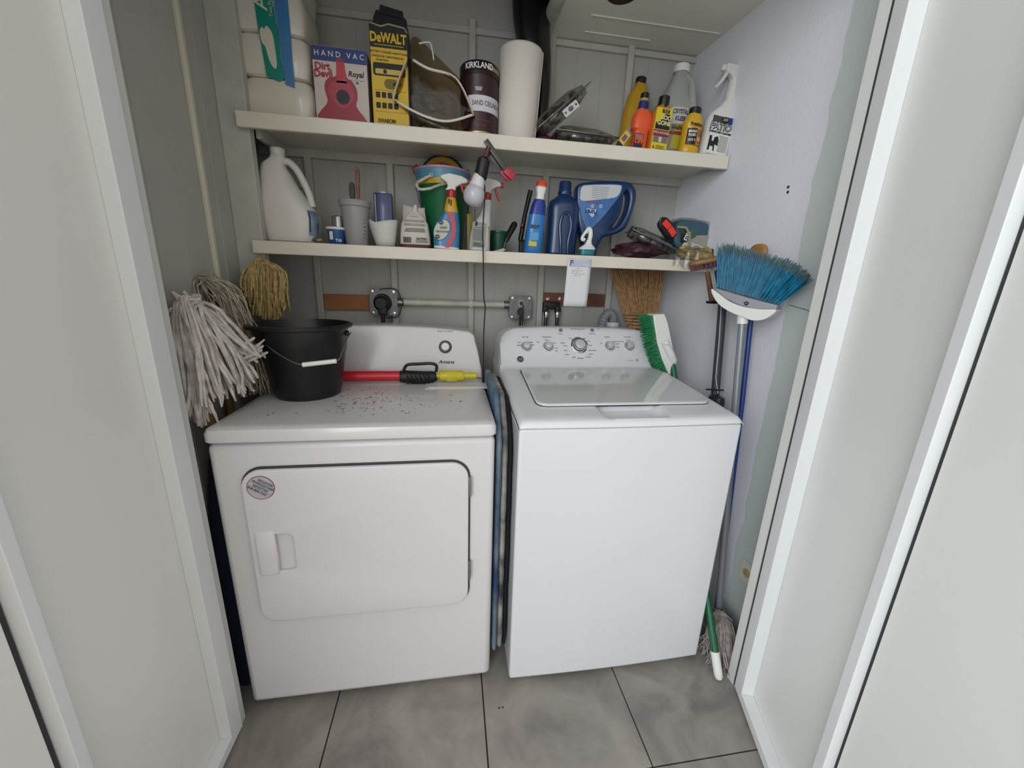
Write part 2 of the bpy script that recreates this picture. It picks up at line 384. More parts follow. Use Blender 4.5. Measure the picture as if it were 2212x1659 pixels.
# lid
q = MB(); lo = rrect(-.370, -.004, .370, .70, .02)
rings = []
for z, ins in ((.884, .003), (.8875, 0), (.908, 0), (.918, .004), (.9225, .012), (.924, .03)):
    rings.append([q.b.verts.new((x*(1-ins/.37), .348+(y-.348)*(1-ins/.352), z)) for x, y in lo])
q.skin(rings); q.b.faces.new(rings[-1]); q.b.faces.new(list(reversed(rings[0])))
lidm = mat('dryer_lid_enamel', '#cac7c7', .28, coat=.3)
q.build('lid', lidm, D)
q = MB(); q.box((.265, .385, .9255), (.225, .075, .003)); q.box((.265, .385, .928), (.20, .06, .003)); q.build('lint_filter_cover', enamel_d, D, bevel=.0015)
for x in (-.30, .30):
    q = MB(); q.lathe([(.022, .001), (.02, .02), (0, .02)], 16, c=(x, .06, 0)); q.build('foot', black, D)
    q = MB(); q.lathe([(.022, .001), (.02, .02), (0, .02)], 16, c=(x, .62, 0)); q.build('foot', black, D)
# console: outline in x,z leaning back
cpts = [(-.365, .924), (.368, .924), (.366, .955), (.352, 1.03), (.340, 1.072)] + [(.306+.036*math.cos(R_(a)), 1.070+.036*math.sin(R_(a))) for a in (20, 40, 60, 80)] + [(.25, 1.113), (.15, 1.120), (0, 1.124), (-.15, 1.120), (-.25, 1.113)] + [(-.306+.036*math.cos(R_(a)), 1.070+.036*math.sin(R_(a))) for a in (100, 120, 140, 160)] + [(-.340, 1.072), (-.352, 1.03)]
def lean(y0, k): return Matrix(((1, 0, 0, 0), (0, 1, k, y0-k*.924), (0, 0, 1, 0), (0, 0, 0, 1)))
LD = lean(.505, .22)
outline('control_panel', enamel_d, D, [[(x, z) for x, z in cpts]], 0, .11, bevel=.008, M=LD)
KC = at(962, 749, .535); kx, kz = KC.x-.3685, KC.z
q = MB(); rr = Matrix.Rotation(R_(90-12.4), 3, 'X'); ky = .505+.22*(kz-.924)
q.lathe([(.0, .026), (.013, .026), (.016, .022), (.017, .004), (.0172, .0)], 32, c=(kx, ky, kz), rot=rr); kb = q.build('start_knob', white, D)
q = MB(); q.lathe([(.0172, .0025), (.0245, .0025), (.0255, 0)], 40, c=(kx, ky, kz), rot=rr); q.build('knob_ring', mat('knob_ring_black', '#15171a', .4), kb)
def dtext(s_, size, px, py, **k):
    P = at(px, py, .54); P = at(px, py, .505+.22*(P.z-.924)); return text(s_, size, P.x-.3685, P.z, -.0006, ink, D, M=LD, **k)
dtext('PUSH TO START', .0085, 962, 716, name='button_lettering')
dtext('Amana', .019, 964, 782, name='maker_lettering', bold=.02, shear=.3, sx=1.15)
# door with recessed grip
dx0, dx1, dz0, dz1 = .0775-.3685, .6605-.3685, .338, .812
gx0, gx1, gz0, gz1 = .140-.3685, .186-.3685, .505, .622
dk = mat('door_groove_shade', '#3a3b3f', .7)
q = MB(); q.prism(rrect(dx0-.0055, dz0-.007, dx1+.005, dz1+.0045, .053, 8), .0, .004, M=Matrix.Translation((0, -.0015, 0))); dg_ = q.build('door_groove', dk, D)  # dark ring puts the shade of the groove around the door into colour
grip = [(gx0, gz0)]+[(gx1-.018+.018*math.cos(R_(a)), gz0+.018+.018*math.sin(R_(a))) for a in (-90, -60, -30, 0)]+[(gx1-.018+.018*math.cos(R_(a)), gz1-.018+.018*math.sin(R_(a))) for a in (0, 30, 60, 90)]+[(gx0, gz1)]
dr = outline('door', enamel_d, D, [rrect(dx0, dz0, dx1, dz1, .048, 8), grip], -.016, -.002, bevel=.004)
q = MB(); q.prism([(gx0-.01, gz0-.01), (gx1+.01, gz0-.01), (gx1+.01, gz1+.01), (gx0-.01, gz1+.01)], -.004, -.0022); q.build('grip_recess', enamel_d, dr)
q = MB()
q.loft([(gz0-.008, gx0-.024, -.0155, .024, .001), (gz0-.002, gx0-.023, -.016, .025, .007), (gz0+.06, gx0-.022, -.016, .026, .0095), (gz1+.002, gx0-.023, -.016, .025, .007), (gz1+.012, gx0-.024, -.0155, .024, .001)], n=2.6, seg=24)
q.build('handle', enamel_d, dr)
for hz in (.735, .455):
    q = MB(); q.box((dx1+.004, -.008, hz), (.0065, .012, .062)); q.build('hinge', steel, D, bevel=.001)
sc_ = at(563, 1054, -.017); sxx, szz = sc_.x-.3685, sc_.z
q = MB(); q.lathe([(0, .0006), (.0335, .0006), (.0335, 0)], 48, c=(sxx, -.0162, szz), rot=Matrix.Rotation(R_(90), 3, 'X')); st = q.build('sticker', mat('dark_red_ink', '#6b1d25', .5), dr, label='round registration sticker with a dark red rim')
q = MB(); q.lathe([(0, .0009), (.0318, .0009), (.0318, 0)], 48, c=(sxx, -.0162, szz), rot=Matrix.Rotation(R_(90), 3, 'X')); q.build('sticker_face', mat('sticker_silver', '#b9b4b6', .4, .2), st)
MS = Matrix.Translation((sxx, -.0176, szz)) @ Matrix.Rotation(R_(33), 4, 'Y')
text([('REGISTER', .0092, .004, .018, 0), ('ENREGISTRER', .0092, .002, .0085, 0), ('REGISTRE', .0092, .0, -.001, 0), ('848-800-3361', .0092, -.002, -.0125, 0)], 0, 0, 0, 0, mat('navy_ink', '#22355c', .5), st, name='sticker_lettering', M=MS, bold=.02)
q = MB(); q.box((0, 0, -.0065), (.058, .0002, .0005)); q.b.transform(MS); q.build('sticker_rule', MATS['navy_ink'], st)
# ------------------------------------------------------------------ WASHER
WX = .798+.343
Wm = thing('washing_machine', 'white top loading washing machine with a row of chrome rimmed dials', 'washing machine', (WX, 0, 0))
wen = mat('washer_enamel', '#d4d5d8', .3, coat=.25)
q = MB()
fr = []
for i in range(13):
    t = i/12; fr.append((-.343+.686*t, -.022-.006*math.sin(math.pi*t)))
pl = [(.343, .66), (-.343, .66)]+fr
rings = [[q.b.verts.new((x, y, z)) for x, y in pl] for z in (.02, .06, .5, .9105)]
q.skin(rings); q.b.faces.new(rings[-1]); q.b.faces.new(list(reversed(rings[0]))); q.build('cabinet', wen, Wm, bevel=.008)
for x in (-.29, .29):
    for y in (.05, .6):
        q = MB(); q.lathe([(.024, .001), (.02, .021), (0, .021)], 16, c=(x, y, 0)); q.build('foot', black, Wm)
prof = [(-.024, .9125), (-.0235, .918), (-.019, .9265), (-.008, .932), (.012, .9345), (.04, .9368), (.058, .938), (.066, .9388), (.078, .940), (.090, .941), (.098, .942), (.104, .9425), (.15, .947), (.25, .956), (.35, .965), (.42, .9705), (.44, .9725), (.455, .977), (.468, .986), (.50, 1.027), (.53, 1.068), (.56, 1.108), (.568, 1.118), (.577, 1.1245), (.59, 1.127), (.62, 1.126), (.655, 1.12), (.66, 1.11), (.66, .9125)]
xs = [-.343, -.3422, -.339, -.333, -.325, -.315, -.303, -.29, -.275, -.255, -.23]+[-.2+.4*i/40 for i in range(41)]+[.23, .255, .275, .29, .303, .315, .325, .333, .339, .3422, .343]
def capz(x):
    a = abs(x); top = 1.127-.010*(a/.3)**2
    if a < .262: return top
    t = (a-.262)/.072
    if t <= 1: return top-.062*(1-math.sqrt(max(0, 1-t*t)))
    return top-.062-(a-.334)/.009*.09
def edge(x):
    a = .343-abs(x); return .012*(1-min(1, a/.016))**2
rows = []
for x in xs:
    r = []
    bow = -.006*math.cos(x/.343*math.pi/2)
    for (y, z) in prof:
        zz = z
        if z > .96 and y > .45: zz = min(z, max(capz(x), .972))
        if z > .9126 and zz < .975: zz = zz-edge(x)*(1 if y < .66 else 0)
        if y < .104 and y > -.02:
            tx = max(0, min(1, (.108-abs(x-.018))/.03)); ty = max(0, min(1, (y+.004)/.030))*max(0, min(1, (.104-y)/.006))
            tx = tx*tx*(3-2*tx); zz -= .024*tx*ty
        k2 = max(0, 1-max(0, y)/.3)
        xx = x
        r.append((xx, y+bow*k2*(1 if y < .3 else 0), zz))
    rows.append(r)
q = MB(); q.sheet(rows)
lastv = list(q.b.verts); n_ = len(prof)
q.b.verts.ensure_lookup_table()
q.b.faces.new([q.b.verts[i] for i in range(n_)]); q.b.faces.new([q.b.verts[len(xs)*n_-n_+i] for i in range(n_)])
top = q.build('top_cover', wen, Wm, angle=50)
# lid
sl = math.atan2(.972-.940, .42-.078)
ML = Matrix.Translation((.012, .078, .9425)) @ Matrix.Rotation(sl, 4, 'X')
lid_o = [(-.283+.0, .02), (-.265, .004), (-.24, .0), (.25, .0), (.279, .006), (.29, .024), (.292, .34), (.282, .358), (-.268, .358), (-.278, .35)]
lid_o = [(-.283, .03), (-.279, .016), (-.268, .005), (-.25, 0), (.262, 0), (.280, .005), (.289, .016), (.292, .03), (.290, .342), (.284, .353), (.272, .358), (-.262, .358), (-.272, .353), (-.276, .342)]
q = MB(); rings = [[q.b.verts.new(ML @ Vector((x, y, z))) for x, y in lid_o] for z in (-.001, .005)]; q.skin(rings); q.b.faces.new(rings[-1]); q.b.faces.new(list(reversed(rings[0])))
ld = q.build('lid', wen, Wm, bevel=.002)
q = MB(); li = [(x*.983, .007+(y-.0)*.962) for x, y in lid_o]
rings = [[q.b.verts.new(ML @ Vector((x, y, z))) for x, y in li] for z in (.004, .0062)]; q.skin(rings); q.b.faces.new(rings[-1]); q.b.faces.new(list(reversed(rings[0])))
q.build('glass_panel', mat('grey_lid_glass', '#c4c7c7', .08, spec=.7, coat=.5), ld)
q = MB(); li = [(x*1.008, (.0+y)*1.010) for x, y in lid_o]
rings = [[q.b.verts.new(ML @ Vector((x, y, z))) for x, y in li] for z in (-.004, .0004)]; q.skin(rings); q.b.faces.new(rings[-1]); q.build('lid_gap', mat('lid_gap_shade', '#33363a', .35), ld)  # dark sheet colours in the shade of the gap around the lid
# console face helpers
nC = Vector((0, -.081, .060)).normalized(); PC = Vector((WX, .50, 1.0272)); tC = Vector((0, .595, .804)).normalized()
tC = (Vector((0, .56, 1.108))-Vector((0, .468, .986))).normalized(); nC = Vector((0, -tC.z, tC.y))
PC = Vector((WX, .51, .986+(.51-.468)*tC.z/tC.y))
def cp(px, py):
    P = atp(px, py, PC, nC); return (P.x-WX, (P-PC).dot(tC))
MC = Matrix(((1, 0, 0, 0), (0, -nC.y, tC.y, PC.y), (0, -nC.z, tC.z, PC.z), (0, 0, 0, 1)))   # local x, -y out of the face, z up the face
for i, (px, py, r) in enumerate(((1137, 749, .0165), (1184, 749, .0165), (1251, 747, .0255), (1317, 748, .0165), (1359, 748, .0165))):
    x, u = cp(px, py); rr = Matrix.Rotation(R_(90), 3, 'X'); big = r > .02
    q = MB(); q.lathe([(r*1.35, .0), (r*1.35, .0015), (r*1.12, .003), (r*1.1, .0005)], 40, c=(x, 0, u), rot=rr); q.b.transform(MC); dial = q.build('dial', chrome if big else mat('dial_ring_grey', '#b5b7ba', .3, .3), Wm)
    q = MB(); q.lathe([(r*1.02, .0), (r*1.0, .006), (r*.86, .017), (r*.82, .018)], 40, c=(x, 0, u), rot=rr); q.b.transform(MC); q.build('dial_rim', chrome, dial)
    q = MB(); q.lathe([(r*.83, .0175), (r*.80, .020), (r*.6, .021), (0, .021)], 40, c=(x, 0, u), rot=rr); q.b.transform(MC); q.build('dial_cap', mat('dial_cap_silver', '#c3c5c8', .3, .25), dial)
    q = MB(); nt_ = 12 if big else 6
    if big:
        q.lathe([(r*1.5, .0), (r*1.5, .0012), (r*1.4, .0012), (r*1.4, 0)], 40, c=(x, 0, u), rot=rr, a0=R_(95), a1=R_(235)); q.b.transform(MC); q.build('dial_scale', ink, dial)
    else: q.b.free()
tl = []
def ct(s_, px, py, size=.0068):
    x, u = cp(px, py); tl.append((s_, size, x, u, 0))
ct('Load Size', 1134, 728, .0075); ct('Temperature', 1181, 728, .0075); ct('Options', 1311, 728, .0075); ct('Auto Soak', 1355, 728, .0075)
for s_, px, py in (('Small', 1121, 740), ('Medium', 1123, 746), ('Large', 1147, 739), ('Super', 1150, 745), ('Hot', 1162, 739), ('Warm', 1181, 735), ('Cool', 1197, 741), ('Cold', 1201, 752), ('Tap', 1202, 758), ('Heavy', 1232, 731), ('Normal', 1247, 729), ('Light', 1262, 731), ('Whites', 1216, 741), ('Colors', 1221, 747), ('Jeans', 1222, 757), ('Towels', 1224, 766), ('Bulky', 1240, 772), ('Delicates', 1254, 774), ('Casuals', 1271, 771), ('Active', 1276, 765), ('Speed Wash', 1279, 757), ('Rinse', 1275, 746), ('Drain', 1271, 737), ('Deep Rinse', 1332, 738), ('Fabric', 1334, 743), ('Stain', 1334, 750), ('Off', 1298, 742), ('15 min', 1343, 738), ('30 min', 1357, 735), ('Power', 1211, 721), ('Start Pause', 1279, 721), ('Fill  Wash  Rinse  Spin', 1248, 711), ('Lid', 1292, 711), ('.  .  .  .  .', 1246, 714)):
    ct(s_, px, py)
text(tl, 0, 0, 0, -.0008, mat('grey_ink', '#3a3b40', .6), Wm, name='panel_lettering', M=MC, bold=.015)
for px in (1211, 1279):
    x, u = cp(px, 713.5); q = MB(); q.lathe([(.0082, 0), (.0082, .002), (.006, .003), (0, .003)], 24, c=(x, 0, u), rot=Matrix.Rotation(R_(90), 3, 'X')); q.b.transform(MC); q.build('button', mat('grey_button', '#74767a', .4), Wm)
x, u = cp(1124, 776); q = MB(); q.lathe([(.0135, 0), (.0135, .0015), (.012, .002), (0, .002)], 32, c=(x, 0, u), rot=Matrix.Rotation(R_(90), 3, 'X')); q.b.transform(MC); bd = q.build('badge', mat('badge_dark', '#3b3e44', .3, .6), Wm, label='small round dark maker badge')
text('GE', .015, x, u, -.0024, mat('badge_silver', '#a9abae', .3, .6), bd, name='badge_lettering', M=MC, shear=.2)
q = MB(); q.lathe([(.0115, .0018), (.0122, .0024), (.0128, .0018)], 32, c=(x, 0, u), rot=Matrix.Rotation(R_(90), 3, 'X')); q.b.transform(MC); q.build('badge_ring', MATS['badge_silver'], bd)
x, u = cp(1362, 779); text('HydroWave', .0055, x, u, -.0008, mat('grey_ink', '#3a3b40', .6), Wm, name='corner_lettering', M=MC)
x, u = cp(1376, 778); q = MB(); q.lathe([(.0035, .0004), (.0055, .0008), (.0058, .0)], 20, c=(x, 0, u), rot=Matrix.Rotation(R_(90), 3, 'X')); q.b.transform(MC); q.build('corner_mark', mat('grey_button', '#74767a', .4), Wm)
#@@UPPER
# ------------------------------------------------------------------ UPPER SHELF
def fit(pl, pr, pm, pt, Y, z0):
    a, b = at(pl, pm, Y), at(pr, pm, Y)
    return (a.x+b.x)/2, b.x-a.x, at((pl+pr)/2, pt, Y).z-z0
def card(parent, name, m, x0, z0, x1, z1, y, r=.0, bend=0, n=10):
    """thin printed patch facing the front, flat or wrapped round a radius"""
    q = MB(); pts = rrect(x0, z0, x1, z1, r, 4) if r else [(x0, z0), (x1, z0), (x1, z1), (x0, z1)]
    if bend:
        rows = []
        for i in range(n+1):
            a = (x0+(x1-x0)*i/n)/bend; rows.append([(bend*math.sin(a), -bend*math.cos(a), z) for z in (z0, z1)])
        q.sheet(rows)
    else: q.prism(pts, y, y+.0003)
    return q.build(name, m, parent, smooth=bool(bend))
def rs(o, k, kx=None): o.scale = (kx or k, k if kx is None else (kx+k)/2, k); return o
from mathutils import noise
# toilet paper pack
cx, w, h = fit(521, 676, 215, 0, .54, ZU)
tp = thing('toilet_paper_pack', 'tall plastic wrapped toilet paper pack with green and blue band, far left on upper shelf', 'toilet paper', (cx, .64, ZU))
wrap = mat('plastic_wrapped_tissue', '#cfc8bb', .33, bump=.5, bscale=38, var=.04, vscale=12, coat=.3)
for i in range(5):
    q = MB(); z = i*.118
    dx_ = -.004*i; q.loft([(z+.001, dx_, 0, w/2-.014, .088), (z+.007, dx_, 0, w/2-.005, .096), (z+.03, dx_, 0, w/2-.001, .0995), (z+.06, dx_, 0, w/2+.001, .1005), (z+.09, dx_, 0, w/2-.001, .0995), (z+.112, dx_, 0, w/2-.006, .096), (z+.118, dx_, 0, w/2-.014, .088)], n=6, seg=64)
    for v in q.b.verts:
        nn = noise.noise(v.co*22+Vector((i*3, 0, 0))); n3 = noise.noise(v.co*60+Vector((0, i, 0))); v.co.x += .005*nn+.0014*n3; v.co.y += .0012*nn+.0006*n3
    q.build('roll_tier', wrap, tp)
bandg, bandb = mat('green_wrapper', '#0f7f6e', .35, bump=.2, bscale=50, coat=.3), mat('blue_wrapper', '#3c73a8', .35, bump=.2, bscale=50, coat=.3)
g = outline('green_band', bandg, tp, [[(-.050, .60), (.014, .60), (.018, .30), (.028, .115), (.012, .106), (-.024, .118), (-.034, .25)]], -.1025, -.1008)
g.location = (.0, 0, .0)
q = MB(); q.prism([(.018, .60), (.056, .60), (.060, .3), (.056, .092), (.030, .10), (.020, .30)], -.1026, -.1010); q.build('blue_band', bandb, tp)
cl = smooth_pts([(x_+.040, .14+(z_-.165)*.93) for x_, z_ in [(-.070, .265), (-.066, .235), (-.058, .225), (-.050, .185), (-.038, .165), (-.030, .175), (-.030, .215), (-.032, .25), (-.036, .27), (-.048, .285), (-.056, .275), (-.062, .28)]], 3)
q = MB(); q.prism([tuple(p) for p in cl], -.1032, -.1027); q.build('cloud_print', mat('tissue_print_white', '#c9c2b4', .4), g)
text([('Angel', .054, -.018, .352, 90)], 0, 0, 0, -.1029, mat('tissue_print_white', '#c9c2b4', .4), g, name='brand_lettering', bold=.01, shear=.1)
text([('Two Power That', .014, .008, .325, 90), ('Soft & Strong', .010, .017, .33, 90)], 0, 0, 0, -.1029, MATS['tissue_print_white'], g, name='small_lettering')
# hand vacuum box
a, b_ = at(683, 245, .54), at(800, 268, .54); w = .158; h = at(674, 95, .54).z-ZU
hv = thing('vacuum_box', 'cream cardboard hand vacuum box with blue top stripe and red vacuum picture', 'box', ((a.x+b_.x)/2, .54+.045, ZU), rz=0)
w = .1475; h = .1905
hv.scale = ((b_.x-a.x-.002)/w, 1, (at(674, 95, .54).z-ZU)/h)
q = MB(); q.box((0, 0, h/2), (w, .09, h)); q.build('carton', mat('cream_carton', '#c3b7ae', .55, var=.05, vscale=10), hv, bevel=.0015)
yf = -.0455
card(hv, 'blue_stripe', mat('vac_blue', '#27386f', .5), -w/2+.0005, h-.036, w/2-.0005, h-.0015, yf-.0003)
text('HAND VAC', .0190, 0, h-.019, yf-.001, white_ink, hv, name='title_lettering', spacing=1.55, sx=1.0)
text([('Dirt', .024, -w/2+.026, h-.050, 3), ('Devil', .024, -w/2+.027, h-.068, 3)], 0, 0, 0, yf-.001, mat('vac_red_text', '#9c1f2c', .5), hv, name='brand_lettering', bold=.035)
text('Royal', .019, w/2-.032, h-.062, yf-.001, ink, hv, name='maker_lettering', bold=.02, shear=.2)
card(hv, 'small_print', mat('print_grey', '#77777c', .6), w/2-.052, h-.0765, w/2-.008, h-.0755, yf-.0003)
q = MB(); q.prism([(w/2-.034, h-.084), (w/2-.024, h-.084), (w/2-.029, h-.077)], yf-.0006, yf); q.build('triangle_mark', MATS['vac_blue'], hv)
vr = mat('vac_red', '#8f1f30', .45); vr2 = mat('vac_red_bright', '#b02a3c', .45)
q = MB(); q.prism([tuple(p) for p in smooth_pts([(-.062, .010), (-.061, .030), (-.048, .044), (-.040, .060), (-.046, .085), (-.042, .105), (-.028, .117), (-.012, .122), (-.008, .160), (.010, .160), (.016, .121), (.030, .112), (.041, .095), (.043, .072), (.038, .052), (.048, .036), (.060, .022), (.062, .001)], 3)], yf-.0006, yf); pr = q.build('vacuum_picture', vr, hv)
q = MB(); q.prism([(-.013, .105), (.017, .105), (.011, .155), (-.009, .155)], yf-.0009, yf); q.build('vacuum_picture_handle', vr2, hv)
q = MB(); q.prism([tuple(p) for p in smooth_pts([(-.034, .07), (-.033, .095), (-.016, .108), (.018, .108), (.032, .09), (.032, .068), (.0, .042)], 3)], yf-.0009, yf-.0005); q.build('vacuum_picture_dome', mat('vac_red_mid', '#9e2536', .4), hv)
q = MB(); q.prism(circ(.003, .070, .0185), yf-.0013, yf-.0008); q.build('vacuum_picture_wheel', mat('vac_dark', '#241a22', .5), hv)
# yellow tool box
a, b_ = at(807, 262, .53), at(887, 271, .53); w = b_.x-a.x; h = .240
dw = thing('tool_box', 'tall narrow yellow and black cardboard charger box with torn open black top flap', 'box', ((a.x+b_.x)/2, .53+.045, ZU)); dw.scale = (w/.105, 1, (at(805, 50, .53).z-ZU)/h); w = .105
q = MB(); q.box((0, 0, h/2), (w, .088, h)); q.build('carton', mat('charger_black', '#121213', .5, var=.2, vscale=20), dw, bevel=.001)
yf = -.0445
card(dw, 'yellow_front', mat('charger_yellow', '#c8a416', .5), -w/2+.001, .001, w/2-.004, h-.052, yf-.0005)
text('DeWALT', .030, -.002, h-.030, yf-.0012, MATS['charger_yellow'], dw, name='brand_lettering', bold=.04, sx=.82)
card(dw, 'underline', MATS['charger_yellow'], -w/2+.012, h-.046, w/2-.014, h-.0445, yf-.0004)
text([('BATTERY CHARGER & MAINTAINER', .0065, 0, h-.062, -1), ('CARGADOR Y MANTENEDOR', .0065, -.006, h-.072, -1), ('DE BATERIA', .0065, -.02, h-.080, -1)], 0, 0, 0, yf-.0012, ink, dw, name='small_lettering', bold=.02)
card(dw, 'tool_picture', ink, -w/2+.006, h-.116, w/2-.01, h-.086, yf-.0009, r=.006)
card(dw, 'tool_picture_strip', mat('charger_grey', '#b9a74d', .5), -w/2+.012, h-.112, w/2-.02, h-.100, yf-.0012, r=.003)
q = MB(); q.prism(circ(-.014, h-.106, .005), yf-.0016, yf-.001); q.build('tool_picture_dial', ink, dw)
card(dw, 'clamp_picture', mat('charger_olive', '#6e5f1d', .6), -.018, h-.146, .022, h-.122, yf-.0009, r=.012)
card(dw, 'cord_picture', ink, .006, h-.138, .03, h-.130, yf-.0012, r=.003)
for r_ in range(2):
    for c_ in range(4):
        x = -w/2+.010+c_*.0165; z = .072-r_*.025
        card(dw, 'pictogram', ink, x, z, x+.0125, z+.014, yf-.0009, r=.002)
for zz in (.090, .039): card(dw, 'rule', ink, -w/2+.006, zz, w/2-.01, zz+.0007, yf-.0008)
text('DXAEC80', .0115, -.014, .017, yf-.0012, ink, dw, name='model_lettering', bold=.05)
q = MB(); q.prism([(-w/2+.002, h-.002), (w/2-.008, h-.002), (w/2-.007, h+.045), (w/2-.012, h+.052), (-w/2+.012, h+.064), (-w/2+.002, h+.045)], .030, .032); q.build('rear_flap', MATS['charger_black'], dw)
q = MB(); q.prism([(-w/2+.02, h+.055), (w/2-.016, h+.049), (w/2-.018, h+.066), (-w/2+.024, h+.075)], .0265, .028); q.build('tuck_tab', MATS['charger_black'], dw)
q = MB(); q.tube([(-w/2+.002, -.042, h+.002), (-.02, -.044, h-.004), (0, -.043, h+.003), (w/2-.01, -.044, h-.002), (w/2-.002, -.043, h-.012)], .0022, 6); q.build('torn_edge', mat('torn_paper', '#8f846d', .8), dw)
# clear zip bag
zb = thing('zip_bag', 'open clear plastic zip bag with white zipper slumped against the yellow box', 'bag', (.53, .52, ZU))
def zw(px, py, Y): return at(px, py, Y)-Vector((.53, .52, ZU))
front = [(878, 132), (852, 205), (862, 222), (915, 250), (965, 262), (1014, 250), (1019, 240), (985, 170), (935, 152), (893, 130)]
ring0 = smooth_pts([zw(x, y, .508-.008*math.sin(i*1.3)) for i, (x, y) in enumerate(front)], 4)
ctr = sum(ring0, Vector())/len(ring0)
back = []
for i, p in enumerate(ring0):
    u_ = min(1, abs(p.x-ctr.x)/.155); back.append(Vector((ctr.x+(p.x-ctr.x)*.93+.008*math.sin(i*.9), p.y+.014+.085*(1-u_**1.5)+.004*math.sin(i*1.7), max(.002, p.z*.9+.010+.01*math.sin(i*2.1)))))
cbag = clear('clear_bag_film', '#bfae8a', .035, .35, bump=.3, bscale=20, gl=.16)
q = MB(); mid = [(p+b2)/2+Vector((0, 0, .010*math.sin(k_*1.9))) for k_, (p, b2) in enumerate(zip(ring0, back))]
for p in mid: p.z = max(p.z, .002)
rings = [[q.b.verts.new(v) for v in L] for L in (ring0, mid, back)]; q.skin(rings)
q.b.faces.new(rings[2])
q.build('film', cbag, zb)
q = MB(); zz = smooth_pts([zw(893, 130, .52), zw(925, 148, .505), zw(985, 170, .52), zw(1019, 240, .52), zw(1014, 250, .505), zw(965, 262, .5), zw(915, 250, .5), zw(862, 222, .51), zw(852, 205, .52), zw(878, 132, .52)], 5, closed=False)
q.tube(zz, .0042, 8); q.build('zipper', mat('zipper_white', '#cfc9bd', .35), zb)
flap = [(880, 128), (892, 66), (905, 92), (932, 94), (938, 128), (975, 150), (1010, 190)]
q = MB(); q.sheet([[zw(893, 132, .525), zw(935, 152, .52), zw(980, 170, .525), zw(1006, 215, .53)], [zw(880, 112, .52), zw(915, 105, .53), zw(965, 140, .54), zw(1008, 195, .54)], [zw(890, 68, .54), zw(915, 92, .545), zw(950, 128, .55), zw(1000, 175, .55)]]); q.build('top_flap', cbag, zb, sub=2)
q = MB(); q.tube(smooth_pts([zw(905, 94, .535), zw(928, 92, .53), zw(934, 110, .525), zw(937, 130, .52)], 4, closed=False), .0025, 6); q.build('zipper_end', MATS['zipper_white'], zb)
q = MB(); q.sheet([[zw(862, 224, .52), zw(915, 252, .51), zw(965, 264, .505), zw(1016, 250, .51)], [zw(895, 262, .52), zw(925, 268, .505), zw(970, 280, .495), zw(1014, 268, .505)], [zw(905, 270, .53), zw(935, 276, .52), zw(972, 290, .487), zw(1000, 285, .5)]]); q.build('bottom_film', cbag, zb, sub=2)
bu = tag(MB().lathe([(0, 0), (.012, .003), (.018, .013), (.0165, .024), (.009, .035), (.008, .045), (0, .046)], 24).build('light_bulb', clear('clear_glass', '#d8d0c0', .25, .08)), 'small clear round bulb lying inside the open zip bag', 'light bulb')
bu.location = at(908, 238, .575); bu.rotation_euler = (R_(70), 0, R_(150)); bu.location.z = ZU+.022
cap = tag(MB().lathe([(0, 0), (.014, 0), (.0145, .004), (.0135, .018), (0, .018)], 24).build('bottle_cap', mat('orange_amber', '#8e5a2c', .4)), 'small amber brown round cap inside the clear zip bag', 'cap')
cap.location = at(992, 228, .58); cap.rotation_euler = (R_(70), 0, 0)
cap.location.z = ZU+.03
# coffee can
cx, w, h = fit(992, 1077, 262, 150, .585, ZU)
r = w/2-.004
cc = thing('coffee_can', 'dark brown coffee tin reused for paint with white handwritten paper label', 'tin can', (cx, .585, ZU))
brown = mat('coffee_brown', '#33171a', .4, var=.25, vscale=25)
q = MB(); q.lathe([(0, .001), (r-.001, .001), (r, .004), (r, .014)], 48); q.build('bottom_rim', gold, cc)
q = MB(); q.lathe([(r, .014), (r-.0005, .018), (r-.0005, h-.040), (r, h-.036)], 48); q.build('body', brown, cc)
q = MB(); q.lathe([(r+.0015, h-.040), (r+.002, h-.006), (r-.002, h), (r-.006, h-.003), (0, h-.004)], 48); q.build('lid', mat('lid_dark_brown', '#1c0f0e', .4), cc)
q = MB(); q.lathe([(r+.0025, h-.026), (r+.0028, h-.014)], 24, a0=R_(20), a1=R_(75)); q.build('lid_stripe', gold, cc)
q = MB(); q.lathe([(r+.0004, .074), (r+.0004, .122)], 24, a0=R_(-38), a1=R_(85)); nl = q.build('paper_note', mat('paper_note', '#c3c0c4', .7), cc)
text('SAND CEILING P', .021, .026, .098, 0, ink, nl, name='handwriting', bend=r+.001, bold=.005, rot=0, sx=.72)
text('KIRKLAND', .0245, -.006, h-.018, 0, white_ink, cc, name='brand_lettering', bend=r+.0034, bold=.02, sx=.85)
text([('Decaf', .012, .005, .032, 0), ('Medium Roast', .010, .012, .047, 0)], 0, 0, 0, 0, mat('faded_red_print', '#7c3a3a', .5), cc, name='small_lettering', bend=r+.001)
q = MB()
for k_ in range(9): q.tube([(-.008+.002*k_, 0, 0), (-.012+.003*k_, 0, .012)], .0005, 4)
for v in q.b.verts:
    a = v.co.x/(r+.001)-.1; v.co = Vector(((r+.001)*math.sin(a), -(r+.001)*math.cos(a), .134+v.co.z))
q.build('plant_print', white_ink, cc)
